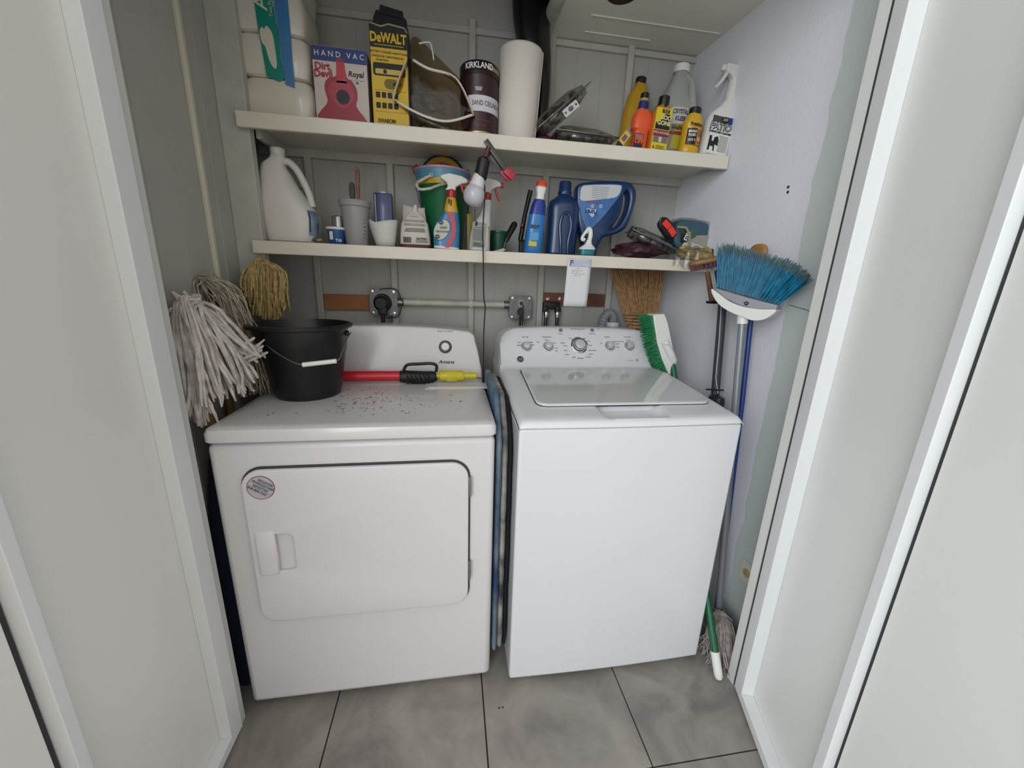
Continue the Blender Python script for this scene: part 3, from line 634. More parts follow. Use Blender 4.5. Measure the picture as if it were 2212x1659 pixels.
# paper towel roll
cx, w, h = fit(1072, 1158, 285, 112, .595, ZU)
pt = thing('paper_towel_roll', 'white standing paper towel roll on the upper shelf right of the coffee tin', 'paper towel', (cx-.001, .595, ZU), tilt=2)
r = w/2-.004
q = MB(); q.lathe([(.021, .002), (r-.004, .002), (r, .006), (r+.004, h*.5), (r+.008, h-.006), (r+.004, h), (.021, h), (.020, .002)], 56); q.build('paper', mat('paper_towel', '#c9c2b8', .8, bump=.5, bscale=150), pt)
q = MB(); q.lathe([(.021, .002), (.021, h+.001), (.019, h+.001), (.019, .002)], 32); q.build('core', mat('cardboard', '#85694b', .8), pt)
q = MB(); q.tube([(r*.93, -r*.39, .003), (r*.93+.0045, -r*.39, h*.5), (r*.93+.008, -r*.39, h-.004)], .0016, 6); q.build('loose_edge', MATS['paper_towel'], pt)
# black plastic bag hanging from the roof space
bb = []
for j, (py, xl, xr) in enumerate(((-60, 1105, 1195), (0, 1106, 1200), (60, 1108, 1186), (110, 1118, 1190), (160, 1148, 1190), (215, 1150, 1188), (260, 1148, 1182), (292, 1146, 1178))):
    L = []
    for k_ in range(15):
        a = 2*math.pi*k_/14; P0_, P1_ = at(xl, py, .71), at(xr, py, .71); c_ = (P0_+P1_)/2; rx = (P1_.x-P0_.x)/2
        wob = 1+.10*math.sin(k_*2.7+j*1.3)
        L.append(Vector((c_.x+rx*wob*math.cos(a), .71+.055*math.sin(a)*wob, c_.z)))
    L[-1] = L[0].copy(); bb.append(L)
q = MB(); q.sheet(bb); bgo = q.build('bin_bag', mat('black_bag_film', '#0b0b0d', .3, bump=1.0, bscale=22, coat=.4), sub=2)
tag(bgo, 'crumpled black plastic bag hanging behind the paper towel roll', 'plastic bag')
# blister packs of bulbs
def blister(label, c, tiltdeg, yaw, L=.17, H=.05, hangtab=False):
    o = thing('bulb_blister_pack', label, 'light bulb pack', c, rz=yaw)
    o.rotation_euler = (0, R_(-tiltdeg), R_(yaw))
    film = clear('blister_film', '#dddcd6', .06, .12, gl=.45)
    q = MB(); q.box((0, 0, 0), (L, .002, .0), bev=0); q.b.clear() if hasattr(q.b, 'clear') else None
    q.box((0, 0, .0), (L, H*1.5, .0035), bev=.0012); q.build('flange', clear('blister_edge', '#cfcfca', .25, .15), o)
    for sgn in (1, -1):
        q = MB(); q.loft([(0, 0, 0, L*.46, H*.55), (sgn*H*.2, 0, 0, L*.45, H*.5), (sgn*H*.34, -.01, 0, L*.36, H*.36), (sgn*H*.40, -.01, 0, L*.3, H*.28)], n=4, seg=32); q.build('shell', film, o)
    rx = Matrix.Rotation(R_(90), 3, 'Y') @ Matrix.Scale(1.35, 3)
    q = MB(); q.lathe([(0, -.045), (.012, -.042), (.019, -.030), (.020, -.018), (.013, .0)], 24, rot=rx); q.build('bulb_glass', clear('clear_glass', '#d8d0c0', .25, .08), o)
    q = MB(); q.lathe([(.013, .0), (.0125, .006), (.0135, .008), (.0125, .012), (.0135, .014), (.0125, .018), (.006, .024), (0, .025)], 24, rot=rx); q.build('bulb_base', steel, o)
    q = MB(); q.lathe([(.0, .042), (.018, .043), (.0185, .05), (.014, .055), (.0, .055)], 24, rot=rx); q.build('inner_cap', mat('smoked_plastic', '#4a4943', .3), o)
    q = MB(); q.lathe([(.0, -.072), (.017, -.07), (.0175, -.056), (.0, -.055)], 24, rot=rx); q.build('inner_cap', mat('smoked_plastic', '#4a4943', .3), o)
    if hangtab:
        w2, h2 = .026, .0105
        ot = outline('hang_tab', mat('tab_white', '#b9b7b2', .5), o, [rrect(-w2, -h2, w2, h2, .003), circ(0, 0, .009, 20, .0065), circ(-.019, 0, .0032, 12), circ(.019, 0, .0032, 12)], -.001, .0)
        ot.scale = (1.2, 1.2, 1.2); ot.location = (.008, -H*.75-.001, -.024)
    return o
blister('bulb blister pack leaning at a slant, white hang tab on its side', at(1211, 241, .57)+Vector((0, 0, .003)), 41, 0, L=.235, H=.075, hangtab=True)
b2 = blister('bulb blister pack lying flat on the shelf in front of the slanted pack', at(1262, 290, .56), -2, 0, L=.235, H=.07)
b2.location.z = ZU+.036
nb = tag(MB().loft([(0.001, 0, 0, .045, .03), (.02, 0, 0, .05, .034), (.045, -.012, 0, .03, .028), (.055, -.02, 0, .012, .012)], n=2, seg=20).build('mesh_bag', mat('magenta_net', '#2c101c', .6, bump=1, bscale=60, hex2='#5c1735', vscale=30)), 'small dark magenta net bag under the slanted bulb pack', 'bag')
nb.location = (at(1180, 290, .62).x, .62, ZU)
# --- bottles at the right end of the upper shelf
def bottle(name, label, cat, cx, Y, z0, secs, m, cap=None, n=2.0, tilt=0, cappart='cap', capm=None, rz=0):
    o = thing(name, label, cat, (cx, Y, z0), tilt=tilt, rz=rz)
    q = MB(); q.loft([(s[0], 0, 0)+tuple(s[1:]) for s in secs], n=n); q.build('body', m, o)
    if cap:
        r0, za, zb_ = cap
        q = MB(); q.lathe([(r0, za), (r0, zb_-.002), (r0-.002, zb_), (0, zb_)], 28)
        q.build(cappart, capm, o)
    return o
def trigger(o, z, collar, head, lever, d=1, s=1.0, y=0, knob=None, x=0):
    """spray head: collar, body, nozzle, lever; d=+1 sprays to the right"""
    q = MB(); q.lathe([(.0145*s, z-.004*s), (.0155*s, z), (.0145*s, z+.018*s), (.011*s, z+.022*s), (0, z+.022*s)], 24, c=(x, y, 0)); q.build('collar', collar, o)
    P = [(-.020, .018), (-.012, .030), (-.016, .040), (-.036, .052), (-.034, .062), (-.010, .070), (.028, .066), (.046, .058), (.047, .046), (.030, .042), (.012, .030), (.012, .018)]
    q = MB(); q.prism([(x+d*px*s, z+pz*s) for px, pz in P], y-.011*s, y+.011*s); h_ = q.build('spray_head', head, o, bevel=.004*s)
    q = MB(); q.prism([(x+d*px*s, z+pz*s) for px, pz in ((.030, .044), (.022, .044), (.030, .020), (.042, -.002), (.047, .000), (.038, .022))], y-.006*s, y+.006*s); q.build('trigger_lever', lever, o, bevel=.0015*s)
    q = MB(); q.loft([(0, 0, 0, .008*s, .009*s), (.011*s, 0, 0, .008*s, .009*s)], n=4, seg=20, c=(x+d*.046*s, y, z+.052*s), rot=Matrix.Rotation(R_(90*d), 3, 'Y')); q.build('nozzle', knob or lever, o, bevel=.001)
    return h_
# tall yellow bottle behind
cx, w, h = fit(1352, 1392, 300, 162, .72, ZU)
yel = mat('oil_yellow', '#b08a12', .35); yel2 = mat('bottle_yellow', '#c79c1e', .35)
o = bottle('antifreeze_bottle', 'tall yellow bottle with black cap standing behind the orange bottle', 'bottle', cx-.022, .735, ZU,
    [(0.002, .046, .03), (.01, .052, .036), (.20, .052, .036), (h-.065, .040, .03), (h-.04, .024, .022), (h-.022, .019, .019), (h-.016, .018, .018)], yel, (.021, h-.024, h), n=3, capm=black, tilt=5)
q = MB(); q.tube([(.018, 0, h-.04), (.036, 0, h-.05), (.046, 0, h-.085), (.04, 0, h-.12)], .008, 10); q.build('handle', yel, o)
# clear gallon jug
cx, w, h = fit(1408, 1475, 300, 136, .67, ZU)
milky = mat('milky_plastic', '#c3c6c2', .3, trans=.45)
hj = h; o = bottle('windshield_fluid_jug', 'big milky clear gallon jug with white cap and yellow label behind small bottles', 'jug', cx+.004, .675, ZU,
    [(.002, .055, .05), (.01, .066, .062), (.135, .068, .064), (.165, .064, .058), (.20, .045, .04), (.256, .024, .024), (.268, .021, .021), (.270, .021, .021)], milky, (.0245, .266, .288), n=2.8, capm=white, tilt=4)
q = MB(); q.tube(smooth_pts([(.012, -.012, .255), (.026, -.03, .232), (.028, -.045, .19), (.034, -.052, .155)], 4, closed=False), .011, 10); q.build('handle', milky, o)
q = MB(); q.loft([(.003, 0, 0, .055, .05), (.01, 0, 0, .065, .061), (.045, 0, 0, .0655, .0615), (.046, 0, 0, .0, .0)], n=2.8); q.build('fluid', mat('teal_fluid', '#1d4a57', .3), o)
q = MB(); q.lathe([(.0687, .032), (.0687, .150)], 20, a0=R_(-62), a1=R_(62), sy=.95); lb = q.build('label_sheet', mat('label_yellow', '#b6a52c', .45), o)
card(lb, 'label_white', mat('label_white', '#b4b4ac', .5), -.044, .100, .022, .146, 0, bend=.0692)
text([('CRYSTAL', .017, -.012, .134, 0), ('KLEER', .017, -.010, .115, 0)], 0, 0, 0, 0, mat('label_navy', '#242c5c', .5), lb, name='brand_lettering', bend=.0697, bold=.04, sx=.7, shear=.15)
text('WASHER FLUID', .0145, .004, .090, 0, ink, lb, name='type_lettering', bend=.0697, bold=.03, sx=.72, shear=.25)
card(lb, 'label_red_stripe', mat('label_red', '#8f2430', .5), -.05, .072, .052, .080, 0, bend=.0692)
card(lb, 'barcode', mat('barcode_grey', '#5c5562', .6), .004, .044, .032, .058, 0, bend=.0692)
q = MB(); q.prism(circ(.043, .128, .008, 20, .010), -.056, -.0555); q.build('label_emblem', mat('emblem_olive', '#6c6b2a', .5), lb)
rs(o, hj/.288)
# orange bottle
cx, w, h = fit(1362, 1390, 300, 200, .565, ZU)
org = mat('neon_orange', '#d9552c', .38)
o = thing('remover_bottle', 'neon orange bottle with blue neck collar and black cap on upper shelf', 'bottle', (cx, .565, ZU), tilt=4)
q = MB(); q.loft([(.002, .004, 0, .020, .014), (.006, .004, 0, .0235, .017), (.060, .004, 0, .023, .017), (.066, .004, 0, .031, .021), (.094, .004, 0, .032, .022), (.110, .003, 0, .026, .019), (.118, 0, 0, .017, .016), (.120, 0, 0, .016, .016)], n=3.2); q.build('body', org, o)
q = MB(); q.lathe([(.0165, .118), (.0145, .142), (0, .143)], 24); q.build('neck_collar', mat('collar_blue', '#1c2b66', .4), o)
q = MB(); q.lathe([(.0135, .142), (.0125, .150), (0, .150)], 24); q.build('neck_band', mat('band_tan', '#a58a58', .5), o)
q = MB(); q.lathe([(.0125, .149), (.0125, .163), (.011, .165), (0, .165)], 24); q.build('cap', black, o); rs(o, h/.165)
card(o, 'label_sheet', mat('label_dark_navy', '#232344', .45), -.020, .008, .010, .052, -.0178, r=.002)
text('OFF', .017, -.004, .030, -.0186, MATS['neon_orange'], o, name='brand_lettering', bold=.05, shear=.2)
card(o, 'label_picture', mat('label_tan', '#9a6a50', .5), -.018, .036, .008, .050, -.0180)
# putty knife in its sleeve leaning on it
P0 = at(1338, 308, .52); P1 = at(1370, 266, .535)
o = thing('putty_knife', 'small putty knife in yellow card sleeve leaning against the orange bottle', 'putty knife', (P0.x, .52, ZU))
ang = math.atan2(P1.z-P0.z, P1.x-P0.x); MK = Matrix.Translation((-.004, .008, .006)) @ Matrix.Rotation(-ang, 4, 'Y')
q = MB(); q.prism([(.018, -.012), (.062, -.012), (.062, .013), (.018, .013)], -.004, .004, M=MK); sl_ = q.build('card_sleeve', mat('sleeve_yellow', '#cda44a', .5), o)
q = MB(); q.prism([(.028, -.007), (.050, -.007), (.050, .008), (.028, .008)], -.0045, -.0040, M=MK); q.build('barcode', MATS['barcode_grey'], sl_)
q = MB(); q.prism([(.060, -.010), (.086, .013), (.060, .013)], -.002, .002, M=MK); q.build('blade', mat('blade_grey', '#8f8b85', .3, .5), o)
q = MB(); q.prism([(-.012, -.004), (.018, -.010), (.018, .011), (-.010, .006)], -.005, .005, M=MK); q.build('handle', black, o, bevel=.002)
# adhesive remover
cx, w, h = fit(1401, 1436, 300, 207, .545, ZU)
amber = mat('amber_liquid', '#b26a1e', .3)
o = thing('adhesive_remover_bottle', 'rectangular bottle with yellow and black label, black cap and amber liquid', 'bottle', (cx, .545, ZU), tilt=4)
q = MB(); q.loft([(.001, 0, 0, .028, .016), (.004, 0, 0, .0305, .018), (.118, 0, 0, .0305, .018), (.127, 0, 0, .020, .015), (.132, 0, 0, .016, .015)], n=5); q.build('body', amber, o)
q = MB(); q.lathe([(.0155, .127), (.0165, .134), (.0165, .158), (.014, .160), (0, .160)], 28); q.build('cap', black, o); rs(o, h/.160)
yb_ = -.0186
lb = card(o, 'label_sheet', mat('label_bright_yellow', '#cbb915', .45), -.027, .003, .026, .123, yb_, r=.003)
q = MB(); q.prism([(-.024, .064), (.024, .064), (.024, .100), (.018, .107), (.004, .107), (-.008, .090), (-.024, .080)], yb_-.0006, yb_); q.build('label_black_shape', ink, lb)
text([('GOO', .0165, 0.006, .096, 0), ('GONE', .0165, .003, .081, 0)], 0, 0, 0, yb_-.0012, mat('label_cream', '#cfc48a', .5), lb, name='brand_lettering', bold=.04, sx=.95)
card(lb, 'label_maroon', mat('label_maroon', '#7a2335', .5), -.026, .044, .025, .062, yb_-.0006)
text('PRO-POWER', .0088, 0, .054, yb_-.0012, mat('label_pinkish', '#c9a9ac', .5), lb, name='type_lettering', bold=.03)
card(lb, 'label_black_tab', ink, -.008, .109, .016, .120, yb_-.0006, r=.001)
text([('REMOVES', .0045, .004, .117, 0), ('MESSES', .0045, .004, .112, 0)], 0, 0, 0, yb_-.0012, MATS['label_cream'], lb, name='tab_lettering')
card(lb, 'label_picture', mat('picture_grey', '#6e6460', .5), -.024, .027, .024, .043, yb_-.0006); card(lb, 'label_picture_light', mat('label_white', '#b4b4ac', .5), -.006, .028, .004, .043, yb_-.0010)
for zz, x1_ in ((.017, .018), (.013, .016), (.009, .022)): card(lb, 'small_print', ink, -.012, zz, x1_, zz+.0015, yb_-.0006)
q = MB(); q.prism([(-.023, .010), (-.015, .010), (-.019, .019)], yb_-.0008, yb_); q.build('warning_mark', mat('label_red', '#8f2430', .5), lb)
# brake fluid bottle
cx, w, h = fit(1469, 1508, 300, 232, .54, ZU)
o = bottle('brake_fluid_bottle', 'small yellow bottle with black cap and black label left of the white sprayer', 'bottle', cx, .542, ZU,
    [(.001, .024, .021), (.006, .0275, .024), (.022, .0275, .024), (.026, .026, .0225), (.078, .026, .0225), (.082, .0275, .0235), (.095, .0265, .0225), (.112, .020, .018), (.118, .016, .016)], yel2, (.0165, .114, .136), n=2.4, capm=black, tilt=4)
rs(o, h/.136, 1.35)
text('Prestone', .0135, .0, .083, 0, ink, o, name='brand_lettering', bend=.0285, bold=.04, sx=.78)
lb = card(o, 'label_black', mat('label_black_brown', '#1d1714', .45), -.024, .027, .004, .072, 0, bend=.0268)
card(o, 'label_orange', mat('label_orange', '#c07a22', .45), .005, .027, .028, .072, 0, bend=.0268)
text([('BRAKE', .0095, -.009, .063, 0), ('FLUID', .0095, -.009, .053, 0), ('DOT 3', .0085, -.008, .039, 0)], 0, 0, 0, 0, white_ink, lb, name='type_lettering', bend=.0273, sx=.8, bold=.03)
for zz in (.066, .060, .054, .034): card(o, 'small_print', ink, .008, zz, .024, zz+.0016, 0, bend=.0273)
card(o, 'label_pale', mat('label_pale', '#c9b39a', .5), .009, .040, .021, .048, 0, bend=.0273)
# patio cleaner spray bottle
cx, w, h = fit(1515, 1564, 310, 130, .54, ZU)
wb_ = mat('sprayer_white', '#cfccc6', .35)
o = thing('patio_cleaner_sprayer', 'large white trigger spray bottle at the right end of the upper shelf', 'spray bottle', (cx, .545, ZU), tilt=6)
q = MB(); q.loft([(.001, 0, 0, .034, .022), (.006, 0, 0, .0395, .026), (.10, 0, 0, .0385, .026), (.122, .001, 0, .036, .025), (.145, .012, 0, .026, .021), (.165, .019, 0, .0185, .018), (.180, .021, 0, .0155, .0155), (.200, .022, 0, .0165, .0165), (.204, .022, 0, .0165, .0165)], n=3); q.build('body', wb_, o)
q = MB()
for k_ in range(5): q.lathe([(.0165-.0004*k_, .172+.006*k_), (.0178-.0004*k_, .175+.006*k_), (.0165-.0004*k_, .178+.006*k_)], 24, c=(.020, 0, 0))
q.build('neck_ribs', wb_, o)
q = MB(); q.lathe([(.017, .203), (.0165, .225), (.013, .228), (0, .228)], 24, c=(.022, 0, 0)); q.build('collar', wb_, o)
rs(o, h/.266, 1.32)
q = MB(); q.prism([(.010, .222), (.004, .234), (-.016, .240), (-.019, .262), (.010, .264), (.046, .266), (.040, .252), (.036, .238), (.034, .222)], -.011, .011); q.build('spray_head', wb_, o, bevel=.003)
q = MB(); q.prism([(-.014, .242), (-.005, .240), (-.016, .215), (-.033, .192), (-.038, .195), (-.026, .214)], -.006, .006); q.build('trigger_lever', wb_, o, bevel=.0018)
q = MB(); q.loft([(0, 0, 0, .009, .009), (.012, 0, 0, .008, .008)], n=3, seg=20, c=(-.018, 0, .251), rot=Matrix.Rotation(R_(-90), 3, 'Y')); q.build('nozzle', wb_, o, bevel=.001)
yb_ = -.0266
lb = card(o, 'label_sheet', mat('label_white_bright', '#d3d3cc', .5), -.034, .006, .032, .112, yb_, r=.004)
card(lb, 'label_blue', mat('label_royal_blue', '#1d2f74', .45), .0, .094, .032, .112, yb_-.0005, r=.003); card(lb, 'label_grey', mat('label_dark_grey', '#3c4243', .5), -.034, .094, .002, .111, yb_-.0005, r=.001)
q = MB(); q.prism(circ(.004, .103, .0125, 24, .0075), yb_-.001, yb_-.0004); q.build('maker_oval', ink, lb)
text('ZEP', .0085, .004, .103, yb_-.0016, mat('label_gold', '#b2a04a', .5), lb, name='maker_lettering', bold=.05, shear=.2)
text('PATIO', .0265, -.005, .082, yb_-.0012, ink, lb, name='title_outline', bold=.07, sx=.88, shear=.1)
text('PATIO', .0265, -.005, .082, yb_-.0016, mat('label_silver', '#c6c6c3', .5), lb, name='title_lettering', bold=-.012, sx=.88, shear=.1)
text('FURNITURE CLEANER', .0072, -.003, .0665, yb_-.0012, ink, lb, name='type_lettering', bold=.06)
for k_ in range(11): card(lb, 'small_print', mat('print_dark', '#4a4a4c', .6), -.002+.0012*(k_ % 3), .057-.0042*k_, .028, .0583-.0042*k_, yb_-.0006)
sil = [(-.032, .014), (-.026, .014), (-.026, .026), (-.016, .026), (-.014, .014), (-.010, .014), (-.012, .032), (-.002, .030), (-.002, .045), (-.006, .056), (-.016, .052), (-.018, .040), (-.024, .042), (-.024, .055), (-.032, .055)]
q = MB(); q.prism(sil, yb_-.0007, yb_-.0002); q.build('furniture_print', ink, lb)
#@@LOWER
# ------------------------------------------------------------------ LOWER SHELF
# white gallon detergent jug
Yj = .58
x0, x1 = at(560, 490, Yj).x, at(684, 470, Yj).x; h = at(590, 314, Yj).z-ZL
cx = (x0+x1)/2; w = x1-x0
jw = mat('jug_white', '#d0cdc8', .38)
o = thing('detergent_jug', 'large plain white plastic jug at the left end of the lower shelf', 'jug', (cx, Yj+.03, ZL))
nx = at(592, 330, Yj).x-cx
q = MB(); q.loft([(.001, 0, 0, w/2-.020, .050), (.008, 0, 0, w/2-.010, .060), (.05, 0, 0, w/2-.003, .066), (.085, 0, 0, w/2, .067), (.115, -.004, 0, w/2-.004, .067), (.140, -.013, 0, w/2-.014, .065), (.165, -.020, 0, w/2-.023, .061), (.190, -.026, 0, w/2-.035, .055), (.228, -.033, 0, .050, .045), (.258, -.038, 0, .0365, .036), (h-.034, nx, 0, .0265, .027), (h-.022, nx, 0, .021, .021), (h-.018, nx, 0, .021, .021)], n=2.7, seg=48); q.build('body', jw, o)
q = MB(); q.lathe([(.0215, h-.022), (.0235, h-.016), (.0235, h-.003), (.021, h), (0, h)], 32, c=(nx, 0, 0)); q.build('cap', jw, o)
q = MB(); q.tube(smooth_pts([(-.020, 0, .268), (.008, 0, .274), (.034, 0, .252), (.054, .0, .214), (.070, 0, .172), (.078, 0, .130)], 5, closed=False), [.012]*26, 12); q.build('handle', jw, o)
R90 = Matrix.Rotation(R_(90), 3, 'Z')
def jpatch(a_0, a_1, z0_, z1_, off):
    q = MB(); rows = []
    for z_ in [z0_+(z1_-z0_)*k_/6 for k_ in range(7)]:
        rx_, ry_ = (w/2-.003+(z_-.05)/.035*.003 if z_ < .085 else w/2-(z_-.085)/.03*.004), .0668; rx_ += off; ry_ += off; L = []
        for k_ in range(13):
            a = R_(a_0+(a_1-a_0)*k_/12); ca, sa = math.cos(a), math.sin(a); e = 2.7
            L.append((rx_*math.copysign(abs(ca)**(2/e), ca), ry_*math.copysign(abs(sa)**(2/e), sa), z_))
        rows.append(L)
    q.sheet(rows); return q
q = jpatch(-44, -2, .03, .112, .0008); lb = q.build('label_sheet', mat('label_pale_blue', '#8f9fae', .4, hex2='#3d5f86', vscale=22), o)
q = jpatch(-42, -38, .040, .105, .0014); q.build('label_dark_stripe', mat('label_dark_navy', '#232344', .45), lb)
# second jug behind, translucent
o = thing('spare_jug', 'translucent jug standing behind the white jug, only its handle showing', 'jug', (at(648, 420, .74).x, .74, ZL))
q = MB(); q.loft([(.001, 0, 0, .034, .03), (.01, 0, 0, .038, .034), (.12, 0, 0, .038, .034), (.17, -.004, 0, .030, .028), (.19, -.006, 0, .018, .018)], n=2.8); q.build('body', milky, o)
q = MB(); q.tube(smooth_pts([(-.015, -.01, .185), (.0, -.015, .215), (.022, -.015, .212), (.034, -.012, .17), (.036, -.008, .13)], 5, closed=False), .008, 10); q.build('handle', milky, o)
q = MB(); q.prism([(.008, .187), (.019, .183), (.022, .2), (.010, .203)], -.027, -.0245); q.build('paper_tag', white, o)
# crumpled clear scrap
def crumple(name, label, cat, c, s, m, seed=1, group=None, flat=.6):
    r2 = random.Random(seed); q = MB(); bmesh.ops.create_icosphere(q.b, subdivisions=3, radius=1)
    from mathutils import noise
    for v in q.b.verts:
        d = 1+.45*noise.noise(v.co*2.3+Vector((seed*3.1, 0, 0)))+.12*noise.noise(v.co*7+Vector((seed, 2, 0)))
        v.co = Vector((v.co.x*s[0]*d, v.co.y*s[1]*d, v.co.z*s[2]*d))
    zm = min(v.co.z for v in q.b.verts)
    for v in q.b.verts: v.co.z = v.co.z-zm+.0005
    o = q.build(name, m); o.location = c; return tag(o, label, cat, group)
P = at(686, 520, .52); crumple('crumpled_wrapper', 'small crumpled foil wrapper on the shelf beside the white jug', 'wrapper', (P.x, .52, ZL), (.017, .012, .009), mat('dull_foil', '#8a8878', .35, .4, bump=1, bscale=120, var=.5, vscale=60), 3)
# blue and white tub with metal can on top
cx, w, h = fit(708, 746, 505, 489, .58, ZL)
o = thing('plastic_tub', 'small blue plastic tub with white rim on the lower shelf', 'tub', (at(728, 508, .58).x, .58, ZL))
q = MB(); q.lathe([(0, .001), (.026, .001), (.028, .004), (.033, .048), (.0, .048)], 36); o.scale = (1, 1, 1.15); q.build('body', mat('tub_blue', '#1d4a86', .4), o)
q = MB(); q.lathe([(.0335, .046), (.036, .048), (.036, .053), (.033, .054), (0, .053)], 36); q.build('lid', white, o)
card(o, 'label_print', white_ink, -.020, .016, -.006, .040, 0, bend=.0322); text('TUB', .011, .012, .014, 0, white_ink, o, name='lettering', bend=.0312, bold=.03)
mc = thing('metal_can', 'short shiny metal can stacked on the blue tub', 'tin can', (at(730, 480, .585).x+.002, .582, ZL+.0625)); mc_s = 1
q = MB(); q.lathe([(0, 0), (.019, 0), (.0195, .002), (.019, .004), (.019, .030), (.0195, .032), (.019, .0335), (0, .032)], 36); mc.scale = (1.12, 1.12, 1.12); q.build('body', mat('tin_metal', '#9a9a97', .3, .85), mc)
q = MB(); q.lathe([(.0192, .031), (.02, .0325), (.0192, .0342)], 36); q.build('rim', chrome, mc)
# translucent mixing cup with brushes
cx, w, h = fit(741, 801, 440, 436, .58, ZL)
o = thing('mixing_cup', 'translucent plastic cup with pinkish paint holding two brushes', 'cup', (at(772, 520, .58).x, .58, ZL))
cupm = mat('cup_plastic', '#b9b4b4', .3, trans=.35)
q = MB(); q.lathe([(0, .001), (.0335, .001), (.035, .003), (.044, h-.022), (.0485, h-.018), (.050, h-.002), (.0515, h), (.0485, h-.001), (.0455, h-.018), (.043, h-.023), (.034, .004), (0, .004)], 48); o.scale = (1.1, 1.1, 1); q.build('cup', cupm, o)
q = MB(); q.lathe([(0, .005), (.0335, .005), (.0405, h-.045), (0, h-.045)], 40); q.build('pink_paint', mat('pinkish_paint', '#a58f93', .5), o)
q = MB()
for k_ in range(7): q.tube([(.040*math.sin(.75)+.0, -.040*math.cos(.75), .03+.012*k_), (.041*math.sin(.95+.08*(k_ % 2)), -.041*math.cos(.95), .03+.012*k_)], .0007, 4)
q.build('measuring_marks', ink, o)
def brush(label, px0, py0, px1, py1, Y, hm, name='paint_brush', wid=.009, cat='paint brush', hole=True):
    A = at(px0, py0, Y); B = at(px1, py1, Y+.01); L = (B-A).length; ang = math.atan2(B.x-A.x, B.z-A.z)
    b = bpy.data.objects.new(name, None); COL.objects.link(b); b.location = (A.x, Y, ZL+.02); b.rotation_euler = (R_(-4), ang, 0); tag(b, label, cat)
    Lz = B.z-ZL-.02
    lo = [(-wid*.9, 0), (wid*.9, 0), (wid*.62, Lz*.25), (wid*.5, Lz*.55), (wid*.85, Lz*.8), (wid*.8, Lz-.008), (wid*.3, Lz), (-wid*.3, Lz), (-wid*.8, Lz-.008), (-wid*.85, Lz*.8), (-wid*.5, Lz*.55), (-wid*.62, Lz*.25)]
    q = MB(); q.prism([tuple(p) for p in smooth_pts(lo, 2)], -.005, .005); q.build('handle', hm, b, bevel=.002)
    q = MB(); q.prism(circ(0, Lz-.016, .0022, 10), -.0056, .0056); q.build('hang_hole', ink, b)
    q = MB(); q.box((0, 0, -.001), (wid*2.4, .011, .02)); q.build('ferrule', steel, b)
    return b
brush('black handled paint brush standing in the translucent cup', 762, 470, 759, 394, .575, black, wid=.011)
brush('brush with a reddish wooden handle, tallest in the translucent cup', 775, 470, 770, 361, .59, mat('varnished_wood', '#7b4a33', .45, var=.3, vscale=30), wid=.0085)
# blue box behind with white paper cone
o = thing('blue_can', 'dark blue rectangular can with white screw cap behind the white paper cup', 'can', (at(832, 500, .64).x, .64, ZL))
a, b_ = at(813, 450, .62), at(852, 450, .62); w = b_.x-a.x; h = at(832, 417, .62).z-ZL
q = MB(); q.box((0, 0, h/2), (w, .045, h), bev=.004); q.build('body', mat('can_blue', '#1c2762', .35, coat=.3), o)
card(o, 'edge_stripe', mat('label_white', '#b4b4ac', .5), -w/2+.004, .006, -w/2+.007, h-.006, -.0229); card(o, 'rim_stripe', ink, -w/2+.002, .006, -w/2+.004, h-.006, -.0229)
q = MB(); q.lathe([(.012, h-.001), (.012, h+.005), (.010, h+.007), (0, h+.007)], 24); q.build('screw_cap', white, o)
o = thing('paper_cup', 'white paper cone cup with slanted torn rim in front of the blue can', 'cup', (at(833, 525, .56).x, .565, ZL))
q = MB(); rows = []
for j in range(5):
    t = j/4; r = .027+.0165*t; L = []
    for k_ in range(33):
        a = 2*math.pi*k_/32; ztop = .078+.010*math.sin(a)*1.0-.010*max(0, -math.cos(a-.9))+(.022*max(0, math.cos(a+R_(68)))**10)
        L.append((r*math.sin(a)-.004*t, -r*.9*math.cos(a), .001+t*ztop))
    rows.append(L)
o.scale = (1.17, 1.17, 1.08); q.sheet(rows); q.build('paper', mat('cup_white_paper', '#c9c7c2', .6, bump=.3, bscale=60), o, solid=.0012)
# white printed bag
cx, w, h = fit(865, 929, 515, 440, .54, ZL)
o = thing('plaster_bag', 'white paper bag with small print, barcode and maroon base, pinched at its top', 'bag', (at(897, 525, .54).x, .565, ZL))
o.scale = (1.02, 1.02, h/.150); bagm = mat('bag_white_paper', '#c2bcb6', .5, bump=.35, bscale=35)
q = MB(); q.loft([(.001, 0, 0, .052, .024), (.004, 0, 0, .0545, .026), (.045, 0, 0, .053, .027), (.085, -.001, 0, .047, .024), (.105, -.001, 0, .036, .018), (.120, -.001, 0, .022, .009), (.128, 0, 0, .009, .004), (.150, .002, 0, .004, .002)], n=4, seg=40); q.build('body', bagm, o)
q = MB(); q.sheet([[(-.044, .0, .060), (-.0, .012, .06), (.045, .0, .060)], [(-.043, .01, .13), (0, .014, .12), (.034, .012, .13)], [(-.040, .01, .150), (-.0, .01, .141), (.034, .01, .144)]]); q.build('rear_flap', bagm, o, solid=.001)
q = MB(); q.loft([(.0005, 0, 0, .053, .0255), (.003, 0, 0, .0552, .0267), (.014, 0, 0, .0550, .0270)], n=4, seg=40, cap=False); q.build('maroon_base', mat('bag_maroon', '#4d1f28', .5), o)
yb_ = -.0279
lines = [(.108, -.016, .012)]+[(.096-.0032*k_, -.036, .034) for k_ in range(3)]+[(.083-.0032*k_, -.038, .036) for k_ in range(3)]
def surf_y(z): return -(.0272 if z < .05 else .0272-(z-.05)*.08 if z < .085 else .0245-(z-.085)*.33)-.0006
